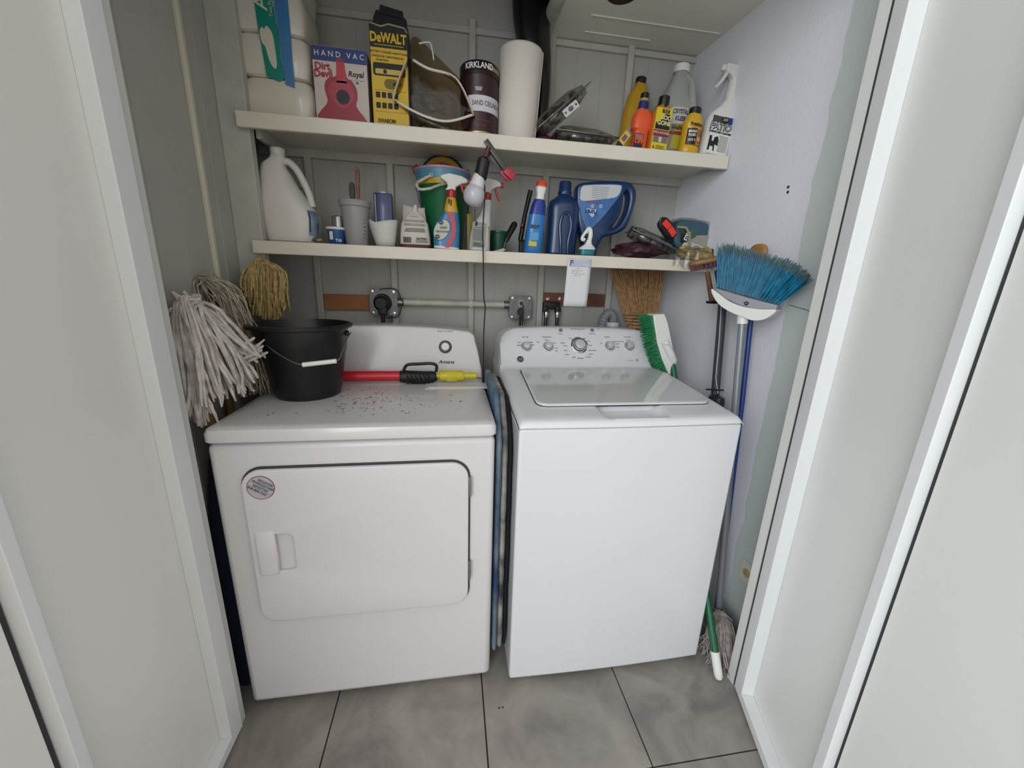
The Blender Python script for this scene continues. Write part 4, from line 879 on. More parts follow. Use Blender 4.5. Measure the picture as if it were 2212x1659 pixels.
for z_, a_, c_ in lines:
    q = MB(); q.prism([(a_, z_), (c_, z_), (c_, z_+.0012), (a_, z_+.0012)], surf_y(z_)-.0004, surf_y(z_)); q.build('small_print', mat('print_grey', '#77777c', .6), o)
for z_, a_, c_ in ((.066, -.032, .034), (.061, -.036, .036), (.0565, -.036, .036)): card(o, 'warning_print', mat('print_olive', '#6b6040', .6), a_, z_, c_, z_+.0022, yb_-.0002)
for k_ in range(9): card(o, 'barcode_bar', ink, -.041+.0031*k_, .019, -.0395+.0031*k_+(.0006 if k_ % 3 else 0), .038, yb_-.0002)
text('CAUTION', .008, .022, .034, yb_-.0008, ink, o, name='lettering', bold=.05)
for z_ in (.028, .0245, .021): card(o, 'address_print', mat('print_dark', '#4a4a4c', .6), .002, z_, .044, z_+.0013, yb_-.0002)
# nested toy buckets
Yb = .69
xc = at(958, 470, Yb).x; rt_ = (at(1012, 400, Yb).x-at(895, 400, Yb).x)/2; zr = at(955, 372, Yb).z-ZL
bk = thing('toy_bucket', 'green toy bucket with white rope handle, bottom of the nested buckets', 'bucket', (xc, Yb, ZL), group=None)
zg = zr-.060
q = MB(); q.lathe([(0, .001), (.070, .001), (.073, .004), (rt_-.010, zg-.006), (rt_-.005, zg), (rt_-.0105, zg), (.069, .006), (0, .005)], 48); q.build('body', mat('toy_green', '#17653a', .4), bk)
def rope(parent, pts, r, mm, name='rope_handle'):
    pts = smooth_pts(pts, 10, closed=False); q = MB(); 
    for ph in (0, 2.09, 4.19):
        tw = []; L = 0
        for i, p in enumerate(pts):
            if i: L += (p-pts[i-1]).length
            t = (pts[min(i+1, len(pts)-1)]-pts[max(i-1, 0)]).normalized(); u = t.cross(Vector((0, 1, .1))).normalized(); v_ = t.cross(u)
            tw.append(p+(u*math.cos(L*520+ph)+v_*math.sin(L*520+ph))*r*.5)
        q.tube(tw, r*.62, 7)
    return q.build(name, mm, parent)
ropem = mat('rope_white', '#bdbcb2', .7)
def loc_(px, py, Y): return at(px, py, Y)-Vector((xc, Yb, ZL))
rope(bk, [loc_(900, 398, .61), loc_(905, 408, .585), loc_(925, 408, .58), loc_(955, 398, .58), loc_(1000, 390, .6)], .0052, ropem)
yk = thing('toy_bucket', 'yellow toy bucket nested between the green and the light blue one', 'bucket', (xc, Yb, ZL+.012))
q = MB(); q.lathe([(0, .004), (.062, .004), (.066, .006), (rt_-.012, zg-.016), (rt_-.003, zg-.012), (rt_-.001, zg+.006), (rt_-.009, zg+.006), (.058, .009), (0, .008)], 48); q.build('body', mat('toy_yellow', '#b3921e', .4), yk)
lk = thing('toy_bucket', 'light blue toy bucket with pink rim and rope handle, topmost of the nested buckets', 'bucket', (xc, Yb, ZL+.026))
q = MB(); q.lathe([(0, .004), (.058, .004), (.060, .006), (rt_-.0135, zg-.030), (rt_-.004, zg-.026), (rt_+.001, zr-.036), (rt_-.004, zr-.036), (.058, .009), (0, .008)], 48); q.build('body', mat('toy_blue', '#4a86a0', .4), lk)
q = MB(); q.lathe([(rt_+.001, zr-.036), (rt_+.004, zr-.034), (rt_+.004, zr-.028), (rt_-.001, zr-.026), (rt_-.004, zr-.034)], 48); q.build('rim', mat('toy_pink', '#b287a0', .4), lk)
def loc2(px, py, Y): return at(px, py, Y)-Vector((xc, Yb, ZL+.026))
rope(lk, [loc2(901, 395, .62), loc2(908, 391, .6), loc2(920, 384, .592), loc2(931, 379, .59)], .0050, ropem)
q = MB(); q.lathe([(.0038, 0), (.0065, .0), (.0065, .004), (.0038, .004), (.0038, 0)], 20, c=loc2(932, 378, .585), rot=Matrix.Rotation(R_(90), 3, 'X')); q.build('rope_eyelet', ropem, lk)
# disc toy in the bucket (plain pattern)
dc = at(957, 385, .71)
dk_ = thing('toy_disc', 'round blue rimmed yellow toy disc sticking up out of the nested toy buckets', 'toy', dc)
RX = Matrix.Rotation(R_(80), 3, 'X')
rd = (at(1006, 385, .71).x-at(908, 385, .71).x)/2
q = MB(); q.lathe([(0, -.008), (rd-.006, -.008), (rd, -.003), (rd, .003), (rd-.006, .006), (rd-.009, .003), (0, .003)], 48, rot=RX); q.build('rim', mat('toy_navy', '#123357', .45), dk_)
q = MB(); q.lathe([(0, .0045), (rd-.0095, .0045), (rd-.0095, .002)], 48, rot=RX); q.build('face', mat('toy_gold', '#b58c1c', .5), dk_)
q = MB(); q.lathe([(rd-.030, .0045), (rd-.030, .0058), (rd-.036, .0058), (rd-.036, .0045)], 40, rot=RX, a0=R_(110), a1=R_(250)); q.build('coral_arc', mat('toy_coral', '#b05a44', .5), dk_)
q = MB()
for k_ in range(9):
    a = R_(128+k_*11); rr_ = rd-.05+.004*(k_ % 2); a2 = a+R_(6); q.tube([RX @ Vector((rr_*math.sin(a), -rr_*math.cos(a), .0055)), RX @ Vector(((rr_+.012)*math.sin(a2), -(rr_+.012)*math.cos(a2), .0055))], .0015, 5)
q.build('zigzag_print', ink, dk_)
# coral shovel handle loop
sh = thing('toy_shovel', 'coral plastic toy shovel handle poking out left of the toy buckets', 'toy shovel', at(905, 375, .72))
q = MB(); q.tube([Vector(p) for p in ((-.018, 0, .0), (-.024, 0, .018), (-.010, 0, .030), (.006, 0, .022), (.004, 0, .0), (-.008, 0, -.008))], .0035, 8, closed=True); q.build('grip', mat('toy_red', '#a03a2c', .4), sh)
q = MB(); q.tube([(-.002, 0, -.006), (.012, .0, -.05), (.022, .01, -.12)], .0035, 8); q.build('shaft', MATS['toy_red'], sh)
pc = tag(MB().tube([at(898, 405, .58), at(903, 420, .575), at(906, 441, .575)], .0022, 8).build('zip_tie', mat('tie_purple', '#4e3f6e', .4)), 'thin purple strap tied to the toy bucket handle', 'strap')
# stain remover
cx, w, h = fit(932, 996, 500, 372, .535, ZL)
o = thing('stain_remover_sprayer', 'blue, red and yellow trigger spray bottle of laundry stain remover', 'spray bottle', (at(963, 530, .535).x, .538, ZL), tilt=3)
tq = mat('stain_blue', '#1673a6', .35, coat=.3)
q = MB(); q.loft([(.0075, .002, 0, .0415, .0225), (.06, 0, 0, .043, .024), (.085, .002, 0, .040, .023), (.110, .008, 0, .030, .0205), (.128, .012, 0, .0235, .0195)], n=3, seg=44); q.build('body', tq, o)
q = MB(); q.loft([(.001, .002, 0, .038, .019), (.0035, .002, 0, .041, .022), (.010, .002, 0, .0418, .0228)], n=3, seg=44); q.build('white_foot', white, o)
q = MB(); q.loft([(.1275, .012, 0, .0237, .0197), (.150, .011, 0, .0195, .0175), (.172, .011, 0, .0155, .0155), (.176, .011, 0, .014, .014)], n=2.5, seg=32); yn = q.build('yellow_neck', mat('stain_yellow', '#c79a14', .35), o)
text([('OXI', .009, .004, .161, 90), ('STAIN', .007, .011, .157, 90)], 0, 0, 0, -.0205, ink, yn, name='neck_lettering', bold=.05)
band = smooth_pts([(.006, .127), (.020, .118), (.028, .09), (.030, .06), (.024, .03), (.012, .009), (-.004, .009), (.008, .03), (.016, .06), (.014, .09), (.004, .112), (-.004, .122)], 3)
q = MB(); q.prism([tuple(p) for p in band], -.0253, -.0240); q.build('red_band', mat('stain_red', '#b73a45', .35), o)
ov = circ(-.015, .064, .0235, 32, .034)
q = MB(); q.prism([(x+(z-.064)*.22, z) for x, z in circ(-.015, .064, .0255, 32, .0365)], -.0250, -.0243); q.build('label_ring', mat('stain_navy', '#1c3a5e', .4), o)
q = MB(); q.prism([(x+(z-.064)*.22, z) for x, z in ov], -.0256, -.0248); lb = q.build('label_oval', mat('stain_label', '#b6b5a4', .45), o)
text([('stain', .0155, -.010, .073, 4), ('remover', .0155, -.014, .059, 4)], 0, 0, 0, -.0262, mat('label_slate', '#3a4458', .5), lb, name='title_lettering', bold=.02, sx=.8, shear=.15)
for x_, z_ in ((-.018, .088), (-.028, .040)):
    q = MB(); q.prism(circ(x_, z_, .0075), -.0262, -.0257); q.build('label_dot', mat('label_deep_navy', '#1b2540', .5), lb)
    text('OXI', .005, x_, z_, -.0266, white_ink, lb, name='dot_lettering')
rs(o, h/.256, 1.12)
trigger(o, .180, mat('stain_collar_red', '#9e1c26', .35), mat('sprayer_white', '#cfccc6', .35), mat('stain_collar_red', '#9e1c26', .35), d=1, s=1.05, x=.011)
# white sprayer behind the bulb
o = thing('cleaner_sprayer', 'white trigger spray bottle with red trigger and grey label behind the hanging bulb', 'spray bottle', (at(1035, 535, .56).x, .565, ZL), tilt=3)
sm = mat('sprayer_milky', '#bdbfbd', .35)
q = MB(); q.loft([(.001, 0, 0, .033, .02), (.006, 0, 0, .0375, .024), (.05, 0, 0, .036, .024), (.09, .004, 0, .031, .022), (.120, .012, 0, .021, .018), (.150, .016, 0, .0165, .016), (.172, .017, 0, .0145, .0145)], n=3, seg=40); q.build('body', sm, o)
lb = card(o, 'label_sheet', mat('label_grey', '#8c8e8a', .5), -.030, .012, .018, .096, -.0246, r=.005)
card(lb, 'label_rule', mat('label_maroon', '#7a2335', .5), -.022, .077, .014, .0785, -.0252)
for k_ in range(9): card(lb, 'small_print', mat('print_dark', '#4a4a4c', .6), -.026, .070-.0042*k_, .012-.002*(k_ % 3), .0716-.0042*k_, -.0252)
for k_ in range(5): card(lb, 'barcode_bar', ink, -.022+.0055*k_, .016, -.019+.0055*k_, .029, -.0252)
q = MB(); q.prism(circ(.010, .020, .004), -.0255, -.025); q.build('label_dot', ink, lb)
q = MB(); q.prism([tuple(p) for p in smooth_pts([(-.020, .084), (-.014, .083), (-.012, .092), (-.016, .098), (-.020, .092)], 3)], -.0255, -.025); q.build('flame_print', ink, lb)
q = MB(); q.tube(smooth_pts([(.026, -.0215, .085), (.031, -.020, .065), (.032, -.0195, .045), (.034, -.019, .035)], 4, closed=False), .0022, 6); q.build('orange_stripe', mat('stripe_orange', '#b67d3c', .4), o)
rs(o, h/.243)
trigger(o, .176, mat('trigger_red', '#a81d22', .35), sm, mat('trigger_red', '#a81d22', .35), d=1, s=.95, x=.017)
# yellow narrow box edge behind
ye = tag(MB().box((0, 0, .07), (.02, .03, .14), bev=.001).build('yellow_carton', mat('carton_yellow', '#8a7a18', .5)), 'narrow yellow carton squeezed between toy buckets and white sprayer', 'box')
ye.location = (at(1014, 500, .62).x, .62, ZL)
# green tub
o = thing('green_tub', 'dark green plastic tub lying behind the scraper on the lower shelf', 'tub', (at(1076, 520, .66).x, .66, ZL))
gm = mat('deep_green', '#14503f', .4)
q = MB(); q.lathe([(0, .001), (.030, .001), (.032, .004), (.038, .050), (.0405, .052), (.0405, .057), (.037, .057), (.031, .006), (0, .005)], 40); o.scale = (.95, .95, 1.55); q.build('body', gm, o)
# scraper
o = thing('scraper', 'scraper with black handle and pale flat blade lying across the lower shelf', 'scraper', (at(1085, 535, .52).x, .53, ZL))
hs = smooth_pts([at(1092, 522, .535)-o.location, at(1100, 505, .55)-o.location, at(1113, 482, .57)-o.location], 5, closed=False)
q = MB(); q.tube(hs, [.007, .009, .0105, .0105, .011, .0115, .012, .0125, .0125, .012, .009], 12); q.build('handle', black, o)
q = MB(); q.prism([(-.040, .001), (.004, .0015), (.014, .010), (.004, .014), (-.022, .006)], -.012, .0); q.build('blade', mat('blade_pale', '#a59c8c', .4, .3), o, bevel=.0008)
q = MB(); q.tube([Vector((.006, -.004, .008)), hs[0]], .0028, 8); q.build('tang', chrome, o)
# black tall brush behind blue sprayer
o = thing('grill_brush', 'tall black handled brush leaning behind the blue spray bottle', 'brush', (at(1128, 535, .64).x, .64, ZL))
A_ = at(1124, 520, .62)-o.location; B_ = at(1146, 412, .64)-o.location
q = MB(); q.tube([A_, A_.lerp(B_, .5)+Vector((-.003, 0, 0)), B_], [.010, .0085, .0095], 12); q.build('handle', black, o)
q = MB(); q.box((.0, 0, .03), (.026, .03, .058), bev=.004); q.build('head', mat('dark_green_black', '#10221d', .6), o)
q = MB(); q.lathe([(0, 0), (.007, .001), (.007, .010), (0, .011)], 16, c=at(1128, 490, .61)-o.location); q.build('red_button', mat('dark_red', '#7c1525', .4), o)
# blue foam sprayer
cx, w, h = fit(1133, 1170, 520, 388, .54, ZL)
o = thing('glass_cleaner_bottle', 'slim bright blue bottle with white neck and orange nozzle cap', 'spray bottle', (at(1151, 540, .54).x, .545, ZL), tilt=3.5)
q = MB(); q.loft([(.001, 0, 0, .026, .018), (.006, 0, 0, .0295, .021), (.06, .0, 0, .029, .021), (.11, .002, 0, .026, .019), (.145, .004, 0, .022, .017), (.162, .005, 0, .016, .014)], n=2.6); q.build('body', mat('sprayer_blue', '#1f6db0', .3, coat=.3), o)
q = MB(); q.loft([(.118, .0025, 0, .0258, .0192), (.146, .004, 0, .0224, .0174), (.163, .005, 0, .0166, .0146)], n=2.6); q.build('shoulder', mat('sprayer_dark_blue', '#1b2f86', .3), o)
q = MB(); q.loft([(.160, .005, 0, .014, .014), (.176, .006, 0, .012, .013), (.186, .006, 0, .015, .015), (.200, .006, 0, .0175, .017)], n=3); q.build('neck', white, o)
q = MB(); q.loft([(.198, .006, 0, .0175, .017), (.212, .007, 0, .0165, .016), (.218, .007, 0, .012, .012)], n=3); rs(o, h/.218); q.build('nozzle_cap', mat('cap_orange', '#c2441d', .4), o)
card(o, 'yellow_label', mat('label_lime', '#c2b52a', .45), -.020, .022, .006, .036, -.0225)
text('SHOUT', .014, -.006, .080, -.0225, mat('label_dark_navy', '#232344', .45), o, name='brand_lettering', bold=.05, rot=0, sx=.6, shear=.3)
card(o, 'label_splash', mat('label_sky', '#4d94c4', .45), -.018, .040, .010, .064, -.0220, r=.004)
# blue jug
cx, w, h = fit(1175, 1243, 500, 390, .58, ZL)
dbl = mat('detergent_blue', '#0b2c55', .3, coat=.25)
o = thing('blue_detergent_jug', 'upright dark blue detergent jug with blue cap on the lower shelf', 'jug', (at(1210, 540, .58).x, .595, ZL), tilt=2)
q = MB(); q.loft([(.001, 0, 0, w/2-.010, .040), (.008, 0, 0, w/2-.003, .048), (.06, 0, 0, w/2-.003, .048), (.175, 0, 0, w/2, .048), (.200, 0, 0, w/2-.008, .044), (.217, 0, 0, .032, .032), (.226, 0, 0, .0235, .0235), (.236, 0, 0, .0235, .0235)], n=3, seg=44); q.build('body', dbl, o)
q = MB(); q.tube(smooth_pts([(-.006, -.046, .008), (-.012, -.050, .05), (-.020, -.050, .11), (-.010, -.049, .150), (.012, -.049, .150), (.024, -.050, .11), (.018, -.050, .05), (.022, -.046, .008)], 5, closed=False), .0065, 10); q.build('molded_ridge', dbl, o)
q = MB(); q.lathe([(.0265, .230), (.0270, .236), (.0240, .242), (.0235, h-.004), (.0215, h), (0, h)], 32); cp_ = q.build('cap', dbl, o)
# upside-down jug
Yp = .56
o = thing('upturned_detergent_jug', 'dark blue detergent jug standing upside down with large handle and printed label', 'jug', (at(1275, 548, Yp).x, Yp+.03, ZL))
def lp(pts, Y=Yp, n=4): return [((at(x, y, Y).x-o.location.x), at(x, y, Y).z-ZL) for x, y in [(p.x, p.y) for p in smooth_pts(pts, n)]]
body = lp([(1262, 392), (1310, 388), (1356, 390), (1373, 402), (1377, 425), (1366, 465), (1352, 492), (1330, 505), (1305, 512), (1292, 535), (1288, 551), (1262, 551), (1262, 538), (1258, 512), (1250, 480), (1246, 440), (1248, 402)])
hole = lp([(1357, 410), (1361, 425), (1355, 455), (1338, 485), (1318, 494), (1332, 478), (1345, 450), (1350, 418)])
mn = min(z for x, z in body); body = [(x, z-mn+.002) for x, z in body]; hole = [(x, z-mn+.002) for x, z in hole]
outline('body', dbl, o, [body, hole], -.028, .028, bevel=.013)
lb_ = [(x, z-mn+.002) for x, z in lp([(1256, 402), (1270, 398), (1310, 397), (1340, 398), (1344, 402), (1342, 416), (1325, 440), (1300, 470), (1275, 494), (1268, 492), (1258, 470), (1252, 435)], n=3)]
q = MB(); q.prism(lb_, -.0295, -.0280); lb = q.build('label_sheet', mat('label_bluish', '#4a79ab', .4, hex2='#2b5c9a', vscale=20), o)
lw_ = [(x, z-mn+.002) for x, z in lp([(1257, 403), (1270, 399), (1310, 398), (1339, 399), (1342, 404), (1338, 417), (1326, 426), (1290, 430), (1256, 432), (1254, 415)], n=3)]
q = MB(); q.prism(lw_, -.0300, -.0294); q.build('label_white_part', mat('label_white2', '#b9bcbd', .45), lb)
def lpos(px, py): P = at(px, py, Yp); return P.x-o.location.x, P.z-ZL-mn+.002
for k_ in range(7):
    x_, z_ = lpos(1298, 403+4*k_); card(lb, 'small_print', mat('print_slate', '#53637a', .6), x_-.036, z_-.0006, x_+.036-.002*k_, z_+.0007, -.0303)
x_, z_ = lpos(1277, 458); q = MB(); q.prism([(x_-.023, z_+.008), (x_+.002, z_-.014), (x_+.006, z_-.018), (x_+.022, z_+.003), (x_+.020, z_+.012), (x_-.018, z_+.014)], -.0302, -.0296); q.build('logo_panel', MATS['label_white2'], lb)
text([('Purex', .0255, x_, z_+.002, 180)], 0, 0, 0, -.0308, mat('logo_blue', '#1f3a7c', .5), lb, name='brand_lettering', bold=.05, sx=.8)
x_, z_ = lpos(1283, 436); text([('AFTER THE RAIN', .0085, x_-.004, z_+.001, 180)], 0, 0, 0, -.0304, mat('label_red2', '#a03348', .5), lb, name='scent_lettering', bold=.04, sx=.9)
for px in (1280, 1298):
    x_, z_ = lpos(px, 444); q = MB(); q.prism(circ(x_, z_, .0075, 16, .006), -.0301, -.0295); q.build('label_badge', MATS['label_white2'], lb)
    text([('Purex', .0055, x_, z_, 180)], 0, 0, 0, -.0306, MATS['logo_blue'], lb, name='badge_lettering', bold=.04)
# teal brush with white hook in front
o = thing('dish_brush', 'small teal bottle brush with white hooked handle in front of upturned jug', 'brush', (at(1267, 545, .52).x, .518, ZL))
q = MB(); q.loft([(.001, 0, 0, .020, .012), (.004, 0, 0, .022, .014), (.020, 0, 0, .021, .013)], n=3); q.build('teal_base', mat('teal', '#1a6f7c', .4), o)
q = MB(); q.loft([(.018, 0, 0, .023, .015), (.022, 0, 0, .024, .016), (.027, .001, 0, .019, .012), (.034, .003, 0, .010, .008), (.045, .004, 0, .007, .006)], n=2.6); q.build('shoulder', white, o)
q = MB(); q.tube(smooth_pts([(.004, 0, .040), (.007, 0, .056), (.006, 0, .072), (.001, 0, .078), (-.005, 0, .070), (-.014, 0, .058), (-.017, 0, .048), (-.012, 0, .044), (-.009, 0, .050)], 4, closed=False), [.0065]*10+[.006]*8+[.0045]*9+[.0035]*6, 10); o.scale = (1.35, 1.35, 1.28); q.build('hook', white, o)
#@@RIGHTSHELF
# ------------------------------------------------------------------ right end of the lower shelf
def O(px, py, Y): return at(px, py, Y)
P = O(1380, 545, .58)
nb2 = crumple('mesh_bag', 'dark purple mesh bag at the right part of the lower shelf under the bulb pack', 'bag', (P.x-.012, .575, ZL), (.105, .050, .030), mat('purple_net', '#24111b', .55, bump=1, bscale=70, hex2='#43202f', vscale=55), 5)
b3 = blister('bulb blister pack lying tilted on the purple mesh bag', O(1405, 520, .56), -20, -6, L=.20, H=.065)
b3.location.z = max(b3.location.z, ZL+.05)
# headlamp with strap
P = O(1441, 494, .53)
o = thing('headlamp', 'black headlamp with a bright red orange band lying on the bag of wipes', 'headlamp', P)
M_ = Matrix.Rotation(R_(42), 4, 'Y'); o.scale = (1.12, 1.12, 1.15)
q = MB(); q.loft([(-.012, 0, 0, .034, .018), (-.006, 0, 0, .040, .022), (.006, 0, 0, .040, .022), (.012, 0, 0, .034, .018)], n=3.2, rot=Matrix.Rotation(R_(90), 3, 'X')); q.b.transform(M_); q.build('strap', mat('strap_black', '#0e0f10', .6, bump=.5, bscale=90), o)
for a, b_ in ((-.030, -.001), (.001, .032)):
    q = MB(); q.sheet([[(a+(b_-a)*i/5, -.0135-.0035*math.sin(math.pi*((a+(b_-a)*i/5)+.03)/.062), z) for i in range(6)] for z in (-.010, .011)]); q.b.transform(M_); q.build('reflector_band', mat('signal_red', '#e0301c', .35, coat=.4), o)
q = MB(); q.tube([M_ @ Vector(p) for p in ((-.040, -.004, .008), (-.044, -.010, .0), (-.036, -.008, -.010))], .004, 8); q.build('buckle', black, o)
# clear bag with blue, green and white pack
P = O(1508, 520, .60)
o = thing('wipes_bag', 'clear plastic bag holding a blue, green and white pack, far right on lower shelf', 'bag', (P.x-.005, .60, ZL))
def lo(px, py, Y): return at(px, py, Y)-o.location
q = MB()
blob = smooth_pts([(1448, 506), (1462, 478), (1490, 476), (1525, 484), (1545, 504), (1556, 525), (1540, 540), (1460, 540)], 4)
pts = [lo(p.x, p.y, .58) for p in blob]; zmin = min(p.z for p in pts)
q.prism([(p.x, max(p.z, .002)) for p in pts], -.045, .045); pk = q.build('blue_pack', mat('pack_blue', '#17587a', .4, bump=.4, bscale=30), o, bevel=.018)
q = MB(); q.prism([(lo(x, y, .575).x, max(lo(x, y, .575).z, .003)) for x, y in ((1478, 514), (1500, 510), (1530, 509), (1545, 520), (1552, 536), (1462, 540), (1470, 524))], -.052, -.046); q.build('white_panel', mat('pack_white', '#b9b6ad', .5, bump=.4, bscale=30), pk, bevel=.002)
q = MB(); q.prism([(lo(x, y, .575).x, lo(x, y, .575).z) for x, y in ((1470, 500), (1492, 496), (1494, 514), (1480, 520))], -.053, -.047); q.build('green_panel', mat('pack_green', '#2d6b46', .5), pk)
q = MB(); q.prism([(lo(x, y, .575).x, lo(x, y, .575).z) for x, y in ((1462, 498), (1478, 502), (1476, 524), (1464, 526))], -.054, -.047); q.build('black_panel', ink, pk)
P2 = lo(1475, 512, .575); text([('STER', .021, P2.x, P2.z, 68)], 0, 0, 0, -.0565, white_ink, pk, name='lettering', bold=.04, sx=.8)
q = MB(); q.tube([lo(1463, 490, .54), lo(1482, 492, .54), lo(1489, 505, .54), lo(1490, 530, .54)], .005, 8); q.build('tan_cord', mat('cord_tan', '#8f8a6c', .7), o)
bagf = clear('thin_bag_film', '#e4e4e0', .05, .25, bump=.5, bscale=26, gl=.28)
q = MB(); L1 = []
for j, (sc_, yy) in enumerate(((1.02, -.052), (1.10, -.03), (1.12, .0), (1.10, .03), (1.02, .05))):
    c0 = sum(pts, Vector())/len(pts); L1.append([q.b.verts.new((c0.x+(p.x-c0.x)*sc_*(1+.02*math.sin(i*1.7+j)), yy+.004*math.sin(i*2.3), max(.0015, c0.z+(p.z-c0.z)*sc_*(1+.03*math.sin(i*1.1+j))))) for i, p in enumerate(pts)])
q.skin(L1); q.b.faces.new(L1[0]); q.b.faces.new(list(reversed(L1[-1]))); q.build('film', bagf, o)
# yellow gloves in a bag at the edge
P = O(1500, 545, .51)
o = thing('glove_bag', 'thin clear bag with crumpled yellow gloves hanging over the right shelf edge', 'bag', (P.x, .515, ZL))
from mathutils import noise
q = MB(); rg = random.Random(4)
for i in range(34):
    a0_ = Vector((-.075+.13*rg.random(), -.022+.04*rg.random(), .012+.034*rg.random())); L_ = .05+.03*rg.random()
    q.tube(smooth_pts([a0_, a0_+Vector((L_*.4, .006*rg.uniform(-1, 1), .010*rg.uniform(-1, 1))), a0_+Vector((L_*.8, .008*rg.uniform(-1, 1), .007*rg.uniform(-1, 1)))], 3, closed=False), .0062+.003*rg.random(), 8)
for v in q.b.verts: v.co.z = max(v.co.z, .001); v.co.x = min(v.co.x, 1.65-P.x)
q.build('yellow_gloves', mat('glove_yellow', '#b5a05c', .6, bump=.5, bscale=80, hex2='#8c7740', vscale=25), o)
q = MB(); L1 = []
for j, (yy, top_) in enumerate(((-.032, .030), (-.028, .046), (-.005, .056), (.02, .05), (.032, .03))):
    L1.append([(x_, yy+.004*math.sin(i*2.1+j), max(.0008, top_*(1-(abs(x_+.005)/.13)**2)+.005*math.sin(i*1.9+j*2))) for i, x_ in enumerate([-.105+.21*k_/16 for k_ in range(17)])])
L1 = [[(x_, y_-.003, -.028+.01*math.sin(i)) for i, (x_, y_, z_) in enumerate(L1[0])]]+[[(x_, y_-.003, .003) for (x_, y_, z_) in L1[0]]]+L1
for r_ in L1:
    for i, p in enumerate(r_):
        if p[0] > 1.652-P.x: r_[i] = (1.652-P.x, p[1], p[2])
q.sheet(L1); q.build('film', bagf, o)
# wooden brush block with maroon bristles under the bag
A_ = O(1492, 572, .46); B_ = O(1572, 556, .40)
o = thing('shoe_brush', 'oval wooden brush block with short maroon bristles sticking out past the shelf end', 'brush', (A_+B_)/2)
d_ = (B_-A_); L_ = d_.length; X_ = d_.normalized(); Y_ = Vector((0, 0, 1)).cross(X_).normalized(); Z_ = X_.cross(Y_)
MB_ = Matrix((X_, Y_, Z_)).transposed().to_4x4()
q = MB(); q.loft([(-.008, 0, 0, L_*.52, .020), (-.003, 0, 0, L_*.56, .024), (.008, 0, 0, L_*.56, .024), (.014, 0, 0, L_*.50, .018)], n=2.6); q.b.transform(MB_); q.build('wood_block', mat('brush_wood', '#8a6336', .5, var=.3, vscale=30), o)
q = MB(); rg = random.Random(9)
for i in range(150):
    x_, y_ = rg.uniform(-.5, .5)*L_, rg.uniform(-.018, .018); q.tube([MB_ @ Vector((x_, y_, -.006)), MB_ @ Vector((x_*1.04, y_*1.1, -.024-.003*rg.random()))], .0013, 4)
q.build('bristles', mat('maroon_bristle', '#5d3340', .7), o, kind='stuff')
#@@WALLSTUFF
# ------------------------------------------------------------------ note, wall boards, boxes, pipes
P = O(1252, 559, .4895)
o = thing('shopping_note', 'long white handwritten list taped to the lower shelf edge, picture strip on top', 'note', (P.x, .4875, at(1250, 662, .485).z))
H_ = P.z-o.location.z; W_ = at(1277, 600, .487).x-at(1226, 600, .487).x
q = MB(); q.sheet([[(-W_/2+W_*i/6+(-.006*(1-j/8)), -.0012-.004*math.sin(math.pi*(j/8))*.6, H_*j/8) for i in range(7)] for j in range(9)]); q.build('paper', mat('note_paper', '#cfcfd2', .7), o, solid=.0003)
q = MB(); q.prism([(-W_*.42, H_*.845), (W_*.42, H_*.845), (W_*.42, H_*.965), (-W_*.42, H_*.965)], -.0062, -.0052); pc_ = q.build('picture_strip', mat('note_sky', '#9fb2c8', .6, hex2='#b7bcd0', vscale=60), o)
q = MB(); q.tube([(-W_*.40, -.0066, H_*.85), (-W_*.39, -.0066, H_*.90), (-W_*.38, -.0066, H_*.955)], .0016, 6); q.tube([(-W_*.39, -.0066, H_*.955), (-W_*.28, -.0066, H_*.95)], .0022, 6); q.tube([(-W_*.38, -.0066, H_*.91), (-W_*.26, -.0066, H_*.915)], .0015, 6); q.build('tree_print', mat('note_olive', '#4a4430', .7), pc_)
q = MB(); rg = random.Random(2)
for row, (zf, n_w, xs_) in enumerate(((.80, 1, -.10), (.76, 3, -.3), (.725, 2, -.3), (.69, 4, -.32), (.655, 2, -.2))):
    x_ = xs_*W_
    for w_ in range(n_w):
        pts_ = []
        for k_ in range(9): pts_.append((x_+.0013*k_, -.0061, H_*zf+rg.uniform(-.0016, .0016)))
        q.tube(pts_, .00032, 4); x_ += .0148
q.build('handwriting', mat('pencil', '#6a6a72', .7), o)
# boards screwed between the battens
def board(px0, py0, px1, py1, Y, label, hexc, hex2):
    a, b_ = at(px0, py0, Y), at(px1, py1, Y); q = MB(); q.box(((a.x+b_.x)/2, YB-.010, (a.z+b_.z)/2), (b_.x-a.x, .018, a.z-b_.z)); o = q.build('wooden_board', mat('board_'+hexc[1:], hexc, .6, bump=.3, bscale=60, hex2=hex2, vscale=9), bevel=.0015); return tag(o, label, 'board')
board(698, 635, 812, 671, .78, 'orange brown wooden board on the back wall left of the dryer socket box', '#a0683a', '#85522c')
board(1173, 632, 1304, 663, .78, 'darker brown wooden board behind the washer valves and the note', '#74472e', '#573322')
def jbox(name, label, px0, px1, py0, py1, mcol):
    a, b_ = at(px0, py0, .745), at(px1, py1, .745); w_ = b_.x-a.x; h_ = a.z-b_.z
    o = thing(name, label, 'socket box', ((a.x+b_.x)/2, .745, b_.z))
    q = MB(); q.box((0, .028, h_/2), (w_*.92, .054, h_*.92), bev=.006); q.build('box', steel, o)
    q = MB(); q.prism(rrect(-w_/2, 0, w_/2, h_, .012), -.003, .001); q.build('cover_plate', mcol, o, bevel=.001)
    for sx_ in (-1, 1):
        for sz_ in (.1, .9):
            q = MB(); q.lathe([(.0055, 0), (.005, .003), (0, .0035)], 14, c=(sx_*w_*.38, -.003, h_*sz_), rot=Matrix.Rotation(R_(90), 3, 'X')); q.build('screw', black if w_ > .12 else chrome, o)
    return o, w_, h_
